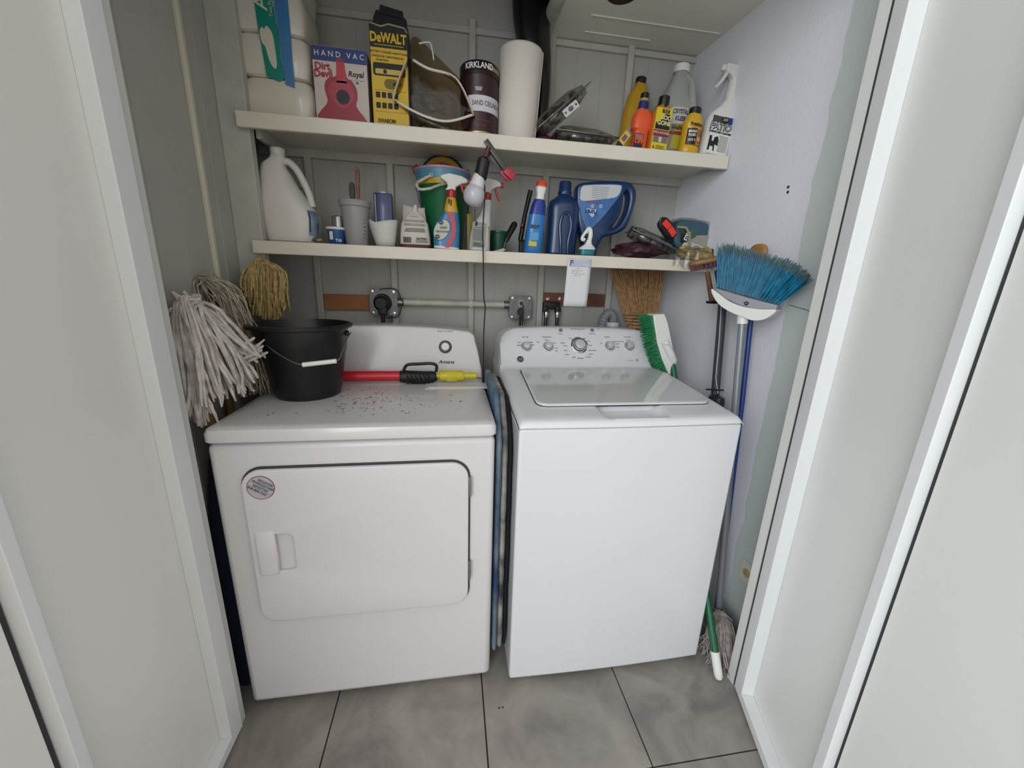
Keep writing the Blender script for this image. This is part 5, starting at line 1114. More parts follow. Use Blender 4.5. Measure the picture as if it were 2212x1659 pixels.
gp = mat('galvanised_plate', '#77797a', .5, .6, bump=.5, bscale=90, var=.25, vscale=40)
o, w_, h_ = jbox('dryer_socket_box', 'square grey metal socket box above the dryer with a big black plug', 797, 860, 623, 682, gp)
q = MB(); q.lathe([(.037, 0), (.038, .004), (.034, .012), (0, .012)], 32, c=(-.004, -.003, h_*.48), rot=Matrix.Rotation(R_(90), 3, 'X')); q.build('receptacle', black, o)
pl_ = thing('dryer_plug', 'big black round dryer plug with thick cord hanging from the left socket box', 'plug', o.location+Vector((-.004, -.016, h_*.48)))
q = MB(); q.lathe([(.030, 0), (.031, .004), (.029, .030), (.022, .036), (0, .036)], 32, rot=Matrix.Rotation(R_(90), 3, 'X')); q.build('plug_body', mat('plug_black', '#08080a', .55), pl_)
q = MB(); q.box((.004, -.020, -.030), (.036, .028, .036), bev=.006); q.build('strain_relief', MATS['plug_black'], pl_)
q = MB(); q.tube([(.004, -.020, -.04), (.004, -.018, -.09), (.002, -.01, -.20), (0, -.0, -.42)], .0085, 10); q.build('cord', MATS['plug_black'], pl_)
wrx = thing('loop_wire', 'thin black wire looped round the edge of the left socket box', 'wire', o.location+Vector((w_/2, -.006, h_*.5)))
q = MB(); q.tube(smooth_pts([(-.07, .0, h_*.5-.003), (-.02, -.004, h_*.5+.004), (.004, -.004, h_*.42), (.014, 0, .02), (.024, 0, .0), (.016, 0, -.02), (.010, 0, -.04), (-.006, -.003, -.062), (-.05, -.003, -.066)], 5, closed=False), .0018, 6); q.build('wire', black, wrx)
o2, w2, h2 = jbox('washer_socket_box', 'smaller galvanised socket box above the washing machine, right end of conduit', 1101, 1147, 638, 690, gp)
q = MB(); q.prism(rrect(-.012, h2*.55, .012, h2*.82, .005), -.0055, -.003); q.build('receptacle', mat('ivory', '#a59c8e', .5), o2)
q = MB(); q.prism(circ(.002, h2*.68, .0085, 18), -.010, -.0055); q.build('small_plug', mat('brown_plug', '#2b1b16', .5), o2)
pl_ = thing('washer_plug', 'small black washer plug and cord in the right socket box', 'plug', o2.location+Vector((0, -.012, h2*.33)))
q = MB(); q.lathe([(.014, 0), (.0155, .004), (.013, .024), (0, .025)], 24, rot=Matrix.Rotation(R_(90), 3, 'X'), c=(0, .006, 0)); q.build('plug_body', MATS['plug_black'], pl_)
q = MB(); q.tube([(-.002, -.010, 0), (-.003, -.014, -.03), (-.004, -.008, -.09), (-.004, -.0, -.30)], .0055, 8); q.tube([(.008, -.008, .03), (.009, -.012, -.02), (.008, -.006, -.09), (.006, 0, -.3)], .0025, 8); q.build('cord', MATS['plug_black'], pl_)
a, b_ = at(864, 653, .755), at(1100, 659, .755)
o = thing('electrical_conduit', 'white painted metal pipe running between the two socket boxes', 'conduit', (a.x, .765, (a.z+b_.z)/2-.012))
cm = mat('conduit_paint', '#c6c1b6', .45, bump=.4, bscale=60, var=.2, vscale=20); L_ = b_.x-a.x
q = MB(); q.tube([(.0, 0, .012), (L_, 0, .012)], .0140, 16); q.build('pipe', cm, o)
for x_ in (-.006, L_*.155, L_-.015):
    q = MB(); q.tube([(x_-.008, 0, .012), (x_+.020, 0, .012)], .0175 if x_ != L_*.155 else .0148, 12); q.build('connector', cm if x_ == L_*.155 else steel, o, bevel=.001)
xb_ = .703-a.x
q = MB(); q.box((xb_, .004, .012), (.016, .034, .029), bev=.002); q.box((xb_, .020, .012), (.016, .006, .085), bev=.002); q.build('strap', cm, o)
# water valves and hoses
o = thing('valve_manifold', 'black washer water valve bracket with two braided hoses on the brown board', 'valve', O(1191, 662, .755))
q = MB(); q.box((0, .006, .004), (.078, .030, .034), bev=.008); q.box((-.028, 0, -.012), (.024, .03, .03), bev=.006); q.box((.030, 0, -.012), (.026, .03, .03), bev=.006); q.build('bracket', mat('valve_black', '#15120f', .6, bump=.4, bscale=60), o)
for px in (1183, 1208):
    P = at(px, 645, .745)-o.location; q = MB(); q.lathe([(.0075, 0), (.007, .005), (0, .006)], 16, c=P, rot=Matrix.Rotation(R_(90), 3, 'X')); q.build('bolt', chrome, o)
for px, x2 in ((1180, -.012), (1204, .006)):
    P = at(px, 672, .75)-o.location
    q = MB(); q.lathe([(.011, -.022), (.0115, -.02), (.0115, -.004), (.009, 0), (0, 0)], 16, c=P); q.lathe([(.0085, -.028), (.0085, -.021)], 16, c=P); q.build('coupling', chrome, o)
    hm = mat('braided_hose', '#0d0d0e', .45, hex2='#3a3a3c', vscale=160)
    q = MB(); q.tube([P+Vector((0, 0, -.022)), P+Vector((x2*.2, 0, -.1)), P+Vector((x2, .0, -.25)), P+Vector((x2, .0, -.5))], .0085, 10); q.build('hose', hm, o)
# drain standpipe and corrugated hose
P = at(1325, 700, .725)
o = thing('drain_pipe', 'white round drain standpipe behind the washing machine', 'pipe', (P.x, .735, .02))
q = MB(); zt = at(1326, 696, .73).z-.02; q.lathe([(.026, 0), (.026, zt-.02), (.031, zt-.02), (.031, zt), (.027, zt), (.027, zt-.03), (0, zt-.03)], 28); q.build('pipe', mat('pvc_white', '#bdbdbd', .4), o)
o = thing('drain_hose', 'grey ribbed drain hose bending into the white standpipe', 'hose', (P.x, .735, .02+zt))
pts_ = smooth_pts([(.004, 0, -.03), (.002, 0, .004), (-.002, 0, .026), (-.016, .002, .040), (-.034, .006, .030), (-.044, .008, .0), (-.048, .01, -.06), (-.048, .01, -.3)], 8, closed=False)
q = MB(); q.tube(pts_, [.0195 if i % 3 else .0235 for i in range(len(pts_))], 14); q.build('ribbed_hose', mat('hose_grey', '#84868a', .45), o)
# straw broom
Y_ = .71
o = thing('straw_broom', 'natural straw broom standing bristles up behind the washing machine, dark stitching rows', 'broom', (at(1385, 700, Y_).x, Y_, .02))
def sb(px, py): P = at(px, py, Y_)-o.location; return P.x, P.z
strawm = mat('straw', '#a8825a', .8, bump=.8, bscale=120, hex2='#85623f', vscale=70)
q = MB(); rg = random.Random(3); zcap = 1.352
for i in range(420):
    u = rg.random(); v_ = rg.uniform(-1, 1); th_ = math.sqrt(max(0, 1-(2*u-1)**2))
    b0 = sb(1358+62*u, 712); b1 = sb(1347+72*u, 680); b2 = sb(1333+95*u, 632); b3_ = sb(1318+118*u, 585)
    dy = .016*v_*th_
    pts_ = [(b0[0], dy, b0[1]), (b1[0], dy*1.0, b1[1]), (b2[0]+rg.uniform(-.003, .003), dy*1.4, b2[1]), (b3_[0]+rg.uniform(-.005, .005), dy*1.8, min(b3_[1]+rg.uniform(-.0, .012), zcap-.0))]
    q.tube(pts_, [.0022, .0022, .0018, .0012], 5)
q.build('straw_bristles', strawm, o, kind='stuff')
q = MB(); c0, c1 = sb(1360, 712), sb(1418, 716); q.loft([(c0[1]-.16, (c0[0]+c1[0])/2, 0, .014, .014), (c0[1]-.10, (c0[0]+c1[0])/2, 0, .030, .016), (c0[1]-.02, (c0[0]+c1[0])/2, 0, (c1[0]-c0[0])/2, .018), (c0[1]+.05, (c0[0]+c1[0])/2, 0, (c1[0]-c0[0])/2*1.05, .018)], n=2.6); q.build('straw_core', strawm, o)
q = MB(); q.tube([((c0[0]+c1[0])/2, 0, 0), ((c0[0]+c1[0])/2, 0, c0[1]-.12)], .012, 12); q.build('handle', mat('handle_wood', '#8b6a3f', .5), o)
for k_, py in enumerate((680, 687, 694, 701, 709)):
    a, b_ = sb(1346+2.5*k_, py), sb(1421-0.5*k_, py+3)
    q = MB(); q.tube(smooth_pts([(a[0], -.004, a[1]), ((a[0]*2+b_[0])/3, -.0195, a[1]-.001), ((a[0]+b_[0])/2, -.0215, (a[1]+b_[1])/2+.001), ((a[0]+2*b_[0])/3, -.0195, b_[1]+.001), (b_[0], -.004, b_[1])], 4, closed=False), .0018, 6); q.build('stitching', ink, o)
#@@TOOLS
# ------------------------------------------------------------------ long handled tools at the right wall
# green scrub brush with its pole coming out at the floor
tip = Vector((1.512, -.105, .012)); Ht = atx(1451, 775, 1.503)
o = thing('scrub_brush', 'white deck brush with green bristles beside the washer, its green pole reaching the floor', 'brush', (tip.x, tip.y, 0))
q = MB(); q.tube([tip+(Ht-tip).normalized()*.06-o.location, Ht-o.location], .0125, 14); gpole = q.build('pole', mat('pole_green', '#0f5a38', .3, coat=.3), o)
dd = (Ht-tip).normalized()
q = MB(); p0_ = tip-o.location; q.tube([p0_, p0_+dd*.008, p0_+dd*.03, p0_+dd*.085], [.009, .0135, .0145, .0145], 16); q.build('tip_sleeve', white, o)
Yb1, Yb2 = Ht.y+.02, Ht.y+.05
back = [(1405, 680), (1432, 678), (1440, 700), (1446, 735), (1454, 762), (1455, 786), (1446, 786), (1450, 808), (1440, 806), (1425, 770), (1415, 735)]
def tb(px, py, Y=Ht.y): P = at(px, py, Y)-o.location; return (P.x, P.z)
q = MB(); bp_ = [tb(*p) for p in [(1405, 679), (1430, 677), (1437, 696), (1444, 730), (1450, 760), (1456, 785), (1447, 790), (1448, 811), (1438, 805), (1424, 772), (1414, 738)]]; yo = Ht.y-o.location.y
q.prism(bp_, yo-.022, yo+.035); q.build('brush_back', white, o, bevel=.004)
q = MB(); A1, B1 = tb(1427, 735), tb(1450, 778); q.tube([(A1[0], yo-.024, A1[1]), ((A1[0]+B1[0])/2, yo-.026, (A1[1]+B1[1])/2), (B1[0], yo-.016, B1[1])], [.012, .016, .0155], 14); q.build('socket', white, o)
q = MB(); q.lathe([(0, 0), (.009, 0), (.011, .006), (.006, .012), (0, .012)], 14, c=(tb(1430, 738)[0], yo-.030, tb(1430, 738)[1]), rot=Matrix.Rotation(R_(90), 3, 'X')); q.box((tb(1424, 737)[0], yo-.036, tb(1424, 737)[1]), (.018, .006, .008), bev=.002); q.build('wing_screw', white, o)
q = MB(); rg = random.Random(5)
for i in range(30):
    t = i/29; e0 = Vector((1407+t*30, 682+t*118)) if t < 1 else 0
    ex = 1406+8*t+24*t*t; ey = 682+120*t
    for k_ in range(3):
        for m_ in range(4):
            a = tb(ex+1, ey+rg.uniform(-1.5, 1.5)); L0 = 20+rg.uniform(-2, 2)
            b_ = tb(ex-L0+rg.uniform(-1, 1)+ (t*t*4), ey+3+8*t+rg.uniform(-1.5, 1.5))
            y_ = yo-.016+.022*k_
            q.tube([(a[0], y_+rg.uniform(-.002, .002), a[1]), (b_[0], y_+rg.uniform(-.005, .005), b_[1])], [.0020, .0013], 5)
q.build('green_bristles', mat('bristle_green', '#1c7a48', .45), o, kind='stuff')
# blue broom
A0, B0 = Vector((1.515, .25, 0)), Vector((1.645, .02, 0)); tdir = (B0-A0).normalized(); bn = Vector((tdir.y, -tdir.x, 0))
if bn.y > 0: bn = -bn
def bpnt(px, py, off=0): return atp(px, py, A0, bn)+bn*off
sock = bpnt(1604, 690); low_ = atx(1551, 1328, 1.618); d0_ = (sock-low_).normalized(); foot = low_-d0_*(low_.z/d0_.z)
o = thing('angle_broom', 'angled broom with turquoise bristles up and grey pole leaning on the right wall', 'broom', foot)
def ol(p): return Vector(p)-o.location
q = MB(); q.tube([ol(foot+Vector((0, 0, .005))), ol(sock)], .0115, 16); q.build('pole', mat('pole_grey', '#85898d', .35, .3), o)
q = MB(); dd = (sock-foot).normalized(); q.tube([ol(sock-dd*.014), ol(sock+dd*.03)], [.0165, .0175], 20); q.build('pole_socket', white, o)
def bprism(q, pts2, o0, o1):
    A = [q.b.verts.new(ol(bpnt(x, y)+bn*o0)) for x, y in pts2]; B = [q.b.verts.new(ol(bpnt(x, y)+bn*o1)) for x, y in pts2]
    q.b.faces.new(A); q.b.faces.new(list(reversed(B)))
    for i in range(len(A)): j = (i+1) % len(A); q.b.faces.new((A[j], A[i], B[i], B[j]))
wc = [(p.x, p.y) for p in smooth_pts([(1543, 624), (1547, 640), (1562, 660), (1588, 676), (1612, 685), (1632, 692), (1655, 690), (1674, 680), (1683, 669), (1660, 668), (1640, 667), (1610, 662), (1580, 650), (1556, 632)], 3)]
q = MB(); bprism(q, wc, -.022, .024); q.build('white_cap', white, o, bevel=.006)
gc = [(1544, 621), (1580, 631), (1620, 643), (1655, 652), (1684, 659), (1682, 669), (1660, 669), (1630, 667), (1600, 659), (1572, 645)]
q = MB(); bprism(q, gc, -.020, .020); q.build('grey_cap', mat('broom_grey', '#8f9196', .4), o, bevel=.004)
c_ = bpnt(1618, 655)+bn*.0215; q = MB()
for dx_, dz_ in ((-.005, .001), (0, .004), (.005, .001), (-.002, -.004), (.003, -.004)): q.lathe([(.0025, -.0005), (.0025, .001), (0, .001)], 10, c=ol(c_+tdir*dx_+Vector((0, 0, dz_))), rot=Matrix.Rotation(R_(90), 3, 'X'))
q.build('logo_mark', ink, o)
qa, qb = MB(), MB(); rg = random.Random(11)
base = [(1548, 620), (1684, 659)]; topc = smooth_pts([(1560, 529), (1590, 531), (1630, 543), (1680, 556), (1720, 572), (1758, 598)], 6, closed=False)
for i in range(20):
    u0 = (i+.5)/20
    for k_ in range(34):
        du = rg.uniform(-.5, .5); u = min(1, max(0, u0+du/20)); v_ = rg.uniform(-1, 1)
        bx = 1548+136*(u0+du*.012); by = 620+39*u0
        ti = u*(len(topc)-1); i0 = int(min(ti, len(topc)-2)); tp_ = topc[i0].lerp(topc[i0+1], ti-i0)
        tx_, ty_ = tp_.x+rg.gauss(0, 3), tp_.y+rg.gauss(0, 3.5)+abs(rg.gauss(0, 3))
        a = bpnt(bx, by)+bn*v_*.008; e_ = bpnt(tx_, ty_)+bn*(v_*.030)
        if e_.x > 1.648: e_.x = 1.648
        if e_.y > .40: pass
        mid_ = a.lerp(e_, .5)+tdir*rg.gauss(0, .0012); f_ = a.lerp(e_, .84)+tdir*rg.gauss(0, .002)
        for pnt in (mid_, f_):
            if pnt.x > 1.648: pnt.x = 1.648
        qa.tube([ol(a), ol(mid_), ol(f_)], [.0011, .0011, .0010], 4); qb.tube([ol(f_), ol(e_)], [.0010, .0008], 4)
qa.build('turquoise_bristles', mat('bristle_blue', '#147a9c', .4, hex2='#0f6384', vscale=40), o, kind='stuff')
qb.build('bristle_tips', mat('dusty_tips', '#34626b', .7, hex2='#56686a', vscale=120), o, kind='stuff', label='dusty grey bristle tips')
# blue pole mop behind the broom, wooden end on top
P0 = atx(1604, 862, 1.635); P1 = atx(1622, 690, 1.635); d_ = (P1-P0).normalized()
ft = atx(1549, 1330, 1.630); ft.z = 0; tp2 = P1+d_*.02
o = thing('blue_pole', 'slim dark blue pole leaning on the wall behind the grey broom pole', 'pole', (ft.x, ft.y, .0))
q = MB(); q.tube([Vector((0, 0, .01)), P0-o.location, tp2-o.location], .0085, 12); q.build('shaft', mat('pole_blue', '#16357c', .35), o)
Pw = atx(1638, 543, 1.628)
o = thing('wooden_scrub_head', 'rounded wooden brush head showing above the turquoise bristles, on the wall', 'brush', (1.628, Pw.y, Pw.z-.06))
q = MB(); q.loft([(-.012, 0, 0, .010, .03), (.035, 0, 0, .012, .04), (.065, 0, 0, .012, .038), (.078, 0, 0, .010, .028), (.083, 0, 0, .006, .014)], n=2.4); q.build('wood_head', mat('brush_wood_light', '#a8763f', .5, var=.2, vscale=20), o)
q = MB(); q.tube([(0, 0, -.01), (.0, .03, -.16)], .009, 10); q.build('handle', MATS['brush_wood_light'], o)
# dark roller sponge mop
Xs = 1.60
Pt, Pm, Pb = atx(1553, 575, Xs), atx(1562, 660, Xs), atx(1543, 850, Xs)
o = thing('sponge_mop', 'dark grey metal mop pole with lever rod and black hinge, head hidden under bag', 'mop', (Pb.x, Pb.y+.03, 0))
def so(px, py, X=Xs): return atx(px, py, X)-o.location
q = MB(); q.tube([so(1543, 880)*1.0, so(1546, 840), so(1556, 720), so(1562, 640), so(1552, 585)], [.014, .0145, .0145, .0145, .0145], 14); q.build('pole', mat('pole_dark', '#33373f', .5, .0), o)
pz = so(1543, 880); q = MB(); q.tube([(pz.x, pz.y, pz.z+.01), (0, 0, .004)], .0125, 12); q.build('lower_pole', MATS['pole_dark'], o)
q = MB(); q.tube([so(1551, 850, Xs-.02), so(1549, 835, Xs-.02), so(1546, 815, Xs-.02), so(1553, 740, Xs-.018), so(1558, 660, Xs-.018)], .0015, 6); q.build('lever_rod', mat('rod_grey', '#9b9ca0', .4, .3), o)
q = MB(); c_ = so(1548, 862, Xs-.01); q.loft([(-.035, c_.x, c_.y, .020, .028), (-.01, c_.x, c_.y, .024, .034), (.008, c_.x, c_.y, .020, .03), (.014, c_.x, c_.y, .010, .015)], n=2.4, c=(0, 0, c_.z)); q.tube([so(1526, 841, Xs-.02), so(1562, 843, Xs-.02)], .0035, 6); q.build('hinge', mat('hinge_dark', '#24272c', .4), o)
Aw, Bw = atx(1528, 588, 1.575), atx(1539, 652, 1.575)
o = thing('hand_brush', 'worn wooden handle with black end cap hanging beside the dark mop pole', 'brush handle', Bw)
q = MB(); q.tube([Aw-Bw, (0, 0, .0)], [.0085, .0105], 10); q.build('wood_handle', mat('worn_wood', '#6f4c33', .7, var=.4, vscale=30), o)
q = MB(); q.box((-.002, 0, -.002), (.034, .022, .009), bev=.002); q.build('end_cap', black, o)
#@@MOPS
def strands(name, parent, m, specs, r, seed=1, kind='stuff', wob=.006, n=9, sides=5):
    """specs: list of (start, bulge, end) world points with their own jitters"""
    rg = random.Random(seed); q = MB(); L0 = parent.location
    for (s_, b1_, b2_, e_, js, jb, je, cnt) in specs:
        for i in range(cnt):
            J = lambda k: Vector((rg.gauss(0, k), rg.gauss(0, k), rg.gauss(0, k)))
            jj = J(jb)
            P_ = [Vector(s_)+J(js), Vector(b1_)+jj, Vector(b2_)+jj*1.2+J(jb*.4), Vector(e_)+jj*.8+J(je)]
            pts_ = smooth_pts(P_, 4, closed=False); pts_ = [p+J(wob*.35)*(.3+i_/len(pts_)) for i_, p in enumerate(pts_)]
            pts_ = [Vector((max(p.x, parent.get('xmin', -9)), p.y, max(p.z, parent.get('zmin', -9)+.002))) for p in pts_]
            rr_ = r*rg.uniform(.75, 1.2)
            q.tube([p-L0 for p in pts_], [rr_]*(len(pts_)-1)+[rr_*.55], sides)
    return q.build(name, m, parent, kind=kind)
def W3(px, py, X): return atx(px, py, X)
# yellow mop
X_ = -.005
c_ = at(572, 575, .46)
o = thing('yellow_string_mop', 'small yellow string mop standing head up in front of the left post', 'mop', (-.055, .475, 0)); o['zmin'] = 0
sp_ = []
for (bx, ex, ey) in ((537, 534, 640), (545, 548, 665), (556, 560, 685), (572, 575, 690), (586, 590, 690), (598, 604, 680), (608, 613, 668)):
    for yy in (-.035, .0, .035):
        sp_.append((at(566+ (bx-572)*.15, 566, .46+yy*.3), at(bx, 590, .455+yy*1.2), at((bx+ex)/2, 630, .45+yy*1.3), at(ex, ey, .45+yy*1.2), .006, .006, .008, 9))
strands('mop_yarn', o, mat('yarn_yellow', '#b5a069', .9, hex2='#8c7a4a', vscale=60), sp_, .0028, 21)
q = MB(); t_ = at(570, 600, .46)-o.location; q.tube([(0, 0, 0), t_], .011, 12); q.build('handle', mat('pole_yellow', '#93822f', .5), o)
# grey string mop
o = thing('grey_string_mop', 'grey thin string mop behind the white one at the left wall', 'mop', (-.055, .27, 0))
sp_ = []
G = lambda px, py, y_: at(px, py, y_)
for (m1, m2, e) in (((402, 630), (420, 700), (430, 760)), ((425, 615), (455, 690), (470, 770)), ((450, 612), (490, 680), (500, 780)), ((475, 618), (515, 690), (530, 800)), ((498, 632), (525, 700), (560, 800)), ((510, 655), (540, 740), (570, 850)), ((500, 660), (520, 770), (545, 872)), ((480, 650), (505, 780), (525, 880)), ((515, 680), (548, 730), (560, 745))):
    for yy in (.26, .30, .34):
        f_ = (yy-.30)
        sp_.append((G(448, 604, yy), G(m1[0], m1[1], yy-.0), G(m2[0], m2[1], yy), G(e[0], e[1], yy+.01), .008, .008, .009, 8))
o['xmin'] = -.10; o['zmin'] = .93
strands('mop_yarn', o, mat('yarn_grey', '#aea493', .95, hex2='#857c6e', vscale=50), sp_, .0022, 22, wob=.008)
q = MB(); q.tube([(0, 0, 0), G(452, 640, .30)-o.location], .011, 12); q.build('handle', mat('handle_wood2', '#7d5f35', .6), o)
# white thick mop
o = thing('white_string_mop', 'white thick yarn mop standing head up between door frame and dryer', 'mop', (-.045, .12, 0))
o['xmin'] = -.10; o['zmin'] = -9
sp_ = []
for (m1, m2, e, y0, y1) in (((382, 680), (392, 780), (410, 880), .10, .07), ((385, 670), (405, 790), (430, 915), .10, .06), ((395, 665), (420, 790), (450, 900), .10, .07), ((405, 662), (440, 760), (455, 860), .09, .06), ((418, 664), (450, 740), (490, 838), .10, .09), ((430, 668), (465, 750), (500, 850), .12, .12), ((440, 668), (490, 760), (545, 828), .14, .16), ((450, 672), (510, 730), (550, 770), .14, .17), ((425, 670), (480, 740), (530, 832), .11, .14), ((440, 690), (500, 775), (560, 740), .14, .18), ((400, 672), (425, 770), (470, 845), .09, .08), ((390, 690), (400, 800), (420, 900), .12, .10)):
    sp_.append((at(412, 655, y0+.02), at(m1[0], m1[1], y0), at(m2[0], m2[1], (y0+y1)/2-.01), at(e[0], e[1], y1), .012, .010, .012, 9))
strands('mop_yarn', o, mat('yarn_white', '#c9c3c0', .95, hex2='#a8a09c', vscale=40), sp_, .0047, 23, wob=.004, sides=6)
q = MB(); q.tube([(0, 0, 0), at(415, 690, .12)-o.location], .012, 12); q.build('handle', MATS['handle_wood2'], o)
# mop head on the floor at the right
o = thing('floor_mop', 'grey string mop head lying on the floor between washer and right wall', 'mop', (1.585, .0, 0)); o['zmin'] = .0
sp_ = []
for k_ in range(11):
    a = R_(150+k_*24); r1_, r2_ = .035, .062
    ex_ = min(1.585+r2_*math.cos(a), 1.63); ex_ = max(ex_, 1.505)
    sp_.append(((1.60, .04, .13), (1.59+r1_*math.cos(a)*.8, .02+r1_*math.sin(a), .12), (1.585+r1_*1.1*math.cos(a), .0+r1_*1.5*math.sin(a), .05), (ex_, -.015+r2_*1.35*math.sin(a), .004), .006, .005, .009, 12))
strands('mop_yarn', o, mat('yarn_floor', '#a8a09b', .95, hex2='#80786f', vscale=60), sp_, .0026, 24, wob=.006)
#@@ONDRYER
# ------------------------------------------------------------------ bucket and nozzle on the dryer
o = thing('bucket', 'black plastic bucket with wire handle and white grip standing on the dryer', 'bucket', (.152, .308, .9245))
H_ = at(650, 700, .30).z-.9245+.002
q = MB(); R1 = .140
q.lathe([(0, .0), (.090, .0), (.096, .004), (.100, .02), (.121, H_*.62), (.1235, H_*.64), (.132, H_-.014), (.134, H_-.012), (.146, H_-.010), (.147, H_-.004), (.144, H_), (.134, H_+.001), (.130, H_-.008), (.119, H_*.6), (.094, .008), (0, .006)], 64)
for v in q.b.verts:
    if v.co.z > H_-.012 and v.co.x < -.06: v.co.x *= 1+.10*max(0, (-v.co.y)/.15+.3)*max(0, min(1, (-v.co.x-.06)/.05)) if abs(v.co.y) < .14 else 1
q.build('body', mat('bucket_black', '#0d0e11', .38), o)
hp = [at(563, 712, .25), at(575, 745, .20), at(610, 770, .165), at(655, 788, .145), at(725, 780, .16), at(738, 760, .19), at(748, 735, .25), at(750, 708, .31)]
hp[0] = Vector((.152-.142, .300, .9245+H_-.03)); hp[-1] = Vector((.152+.140, .320, .9245+H_-.03))
q = MB(); q.tube(smooth_pts([p-o.location for p in hp], 6, closed=False), .0019, 8); q.build('wire_handle', mat('wire_metal', '#7e7f80', .3, .8), o)
a, b_ = hp[3]-o.location, hp[4]-o.location
q = MB(); q.tube([a.lerp(b_, t_) for t_ in (-.03, 0, .03, .97, 1, 1.03)], [.0058, .0072, .0068, .0068, .0072, .0058], 16); q.build('grip', white, o)
for s_ in (-1, 1):
    q = MB(); q.lathe([(.009, 0), (.008, .006), (0, .007)], 16, c=(s_*.131, 0, H_-.03), rot=Matrix.Rotation(R_(90*s_), 3, 'Y')); q.build('handle_lug', MATS['bucket_black'], o)
Yn = .43; zc = at(800, 812, Yn).z
o = thing('hose_nozzle', 'red tube with black pistol grip and yellow tip lying behind the bucket on the dryer', 'nozzle', (at(865, 812, Yn).x, Yn, .9245))
def nz_(px, py, Y=Yn): P = at(px, py, Y)-o.location; return P
zc = nz_(800, 812).z; rT = .021
a = nz_(700, 812); b_ = nz_(866, 812); zz_ = b_.z
q = MB(); q.tube([(b_.x-.36, 0, zz_), (b_.x, 0, zz_)], .0185, 24); q.build('tube', mat('nozzle_red', '#c3202d', .4), o)
q = MB(); q.tube([(nz_(864, 810).x+.0, 0, zz_-.002), (nz_(872, 810).x, 0, zz_-.002), (nz_(890, 810).x, 0, zz_-.004), (nz_(915, 810).x, 0, zz_-.006), (nz_(935, 810).x, 0, zz_-.004), (nz_(943, 810).x, 0, zz_-.001)], [.021, .0235, .0235, .024, .022, .016], 20)
for k_ in range(6): q.tube([(nz_(878+9*k_, 810).x, -.012, zz_+.012), (nz_(884+9*k_, 810).x, -.026, zz_-.004), (nz_(882+9*k_, 810).x, -.016, zz_-.024)], .0045, 8)
grp = q.build('grip', mat('grip_black', '#111113', .5), o)
lev = [nz_(872, 800), nz_(880, 788), nz_(905, 786), nz_(932, 785), nz_(943, 790), nz_(942, 803)]
q = MB(); q.tube(smooth_pts([Vector((p.x, -.002, p.z)) for p in lev], 4, closed=False), .0058, 8); q.build('trigger_guard', MATS['grip_black'], o)
q = MB(); y1, y2, y3, y4 = nz_(943, 810).x, nz_(950, 810).x, nz_(1002, 810).x, nz_(1030, 810).x
q.tube([(y1, 0, zz_), (y2-.001, 0, zz_), (y2, 0, zz_), (y2+.004, 0, zz_), (y3-.004, 0, zz_), (y3, 0, zz_), (y3+.001, 0, zz_), (y4-.003, 0, zz_), (y4, 0, zz_)], [.009, .009, .018, .020, .020, .018, .0125, .013, .010], 24)
q.build('yellow_tip', mat('nozzle_yellow', '#c6b81c', .4), o)
q = MB()
for k_ in range(7):
    a_ = R_(-60+k_*20); q.box(((y2+y3)/2, -.0200*math.cos(a_), zz_+.0200*math.sin(a_)), (.038, .003, .003), bev=.001)
q.build('tip_ribs', MATS['nozzle_yellow'], o)
q = MB(); rg = random.Random(8)
for i in range(150):
    px, py = (rg.gauss(785, 42), rg.gauss(868, 17)) if i < 105 else (rg.uniform(700, 1000), rg.gauss(868, 14))
    if py < 838 or py > 905: continue
    P = atz(px, py, .9245)
    if not (.25 < P.x < .70 and .07 < P.y < .40): continue
    a = rg.uniform(0, 3.14); l_ = abs(rg.gauss(0, .0016))+.0009
    q.box((P.x, P.y, .9252), (l_*2, .0013, .0008), rot=Matrix.Rotation(a, 3, 'Z'))
for px, py in ((590, 893), (578, 897), (640, 893)):
    P = atz(px, py, .9245); q.box((P.x, P.y, .9252), (.005, .0018, .0008))
tag(q.build('debris', mat('debris_brown', '#3a281d', .9)), 'dark brown crumbs and droppings scattered over the dryer top', 'debris')['kind'] = 'stuff'
q = MB()
for px, py in ((1078, 1529), (1086, 1528)):
    P = atz(px, py, .001); q.lathe([(.003, 0), (.002, .002), (0, .0025)], 10, c=(P.x, P.y, .0005))
tag(q.build('crumbs', MATS['debris_brown']), 'two tiny dark crumbs on the floor tiles in front of the machines', 'debris')['kind'] = 'stuff'
# folded rug between the machines
o = thing('folded_rug', 'folded blue and cream patchwork rug stuffed between dryer and washer', 'rug', (.769, .20, .10))
def slabr(name, m_, x0, x1, y0, z1, seed, arch=.03):
    q = MB(); rows = []
    for j in range(40):
        z = z1*j/39; L = []
        yf_ = y0+.012*noise.noise(Vector((seed, z*7, 0)))+arch*max(0, (z-z1*.82)/(z1*.18))**2*4
        for (x_, y_) in ((x0, .235), (x0, yf_+.012), (x0+(x1-x0)*.25, yf_+.002), ((x0+x1)/2, yf_-.003), (x0+(x1-x0)*.75, yf_+.002), (x1, yf_+.012), (x1, .235)):
            L.append(q.b.verts.new((x_+.0012*noise.noise(Vector((z*30, seed, 1))), y_, z)))
        rows.append(L)
    q.skin(rows); q.b.faces.new(rows[-1]); return q.build(name, m_, o)
den = mat('denim_patch', '#24466e', .9, bump=.5, bscale=150, hex2='#7d8c94', vscale=7)
crm = mat('worn_cream', '#b0aba0', .95, bump=.8, bscale=120, hex2='#2a3040', vscale=11)
slabr('denim_layer', den, -.026, -.010, -.178, .875, 1)
slabr('worn_layer', crm, -.009, .010, -.168, .86, 4)
slabr('dark_lining', mat('lining_black', '#10131b', .9, bump=.6, bscale=90), .011, .024, -.160, .85, 8)
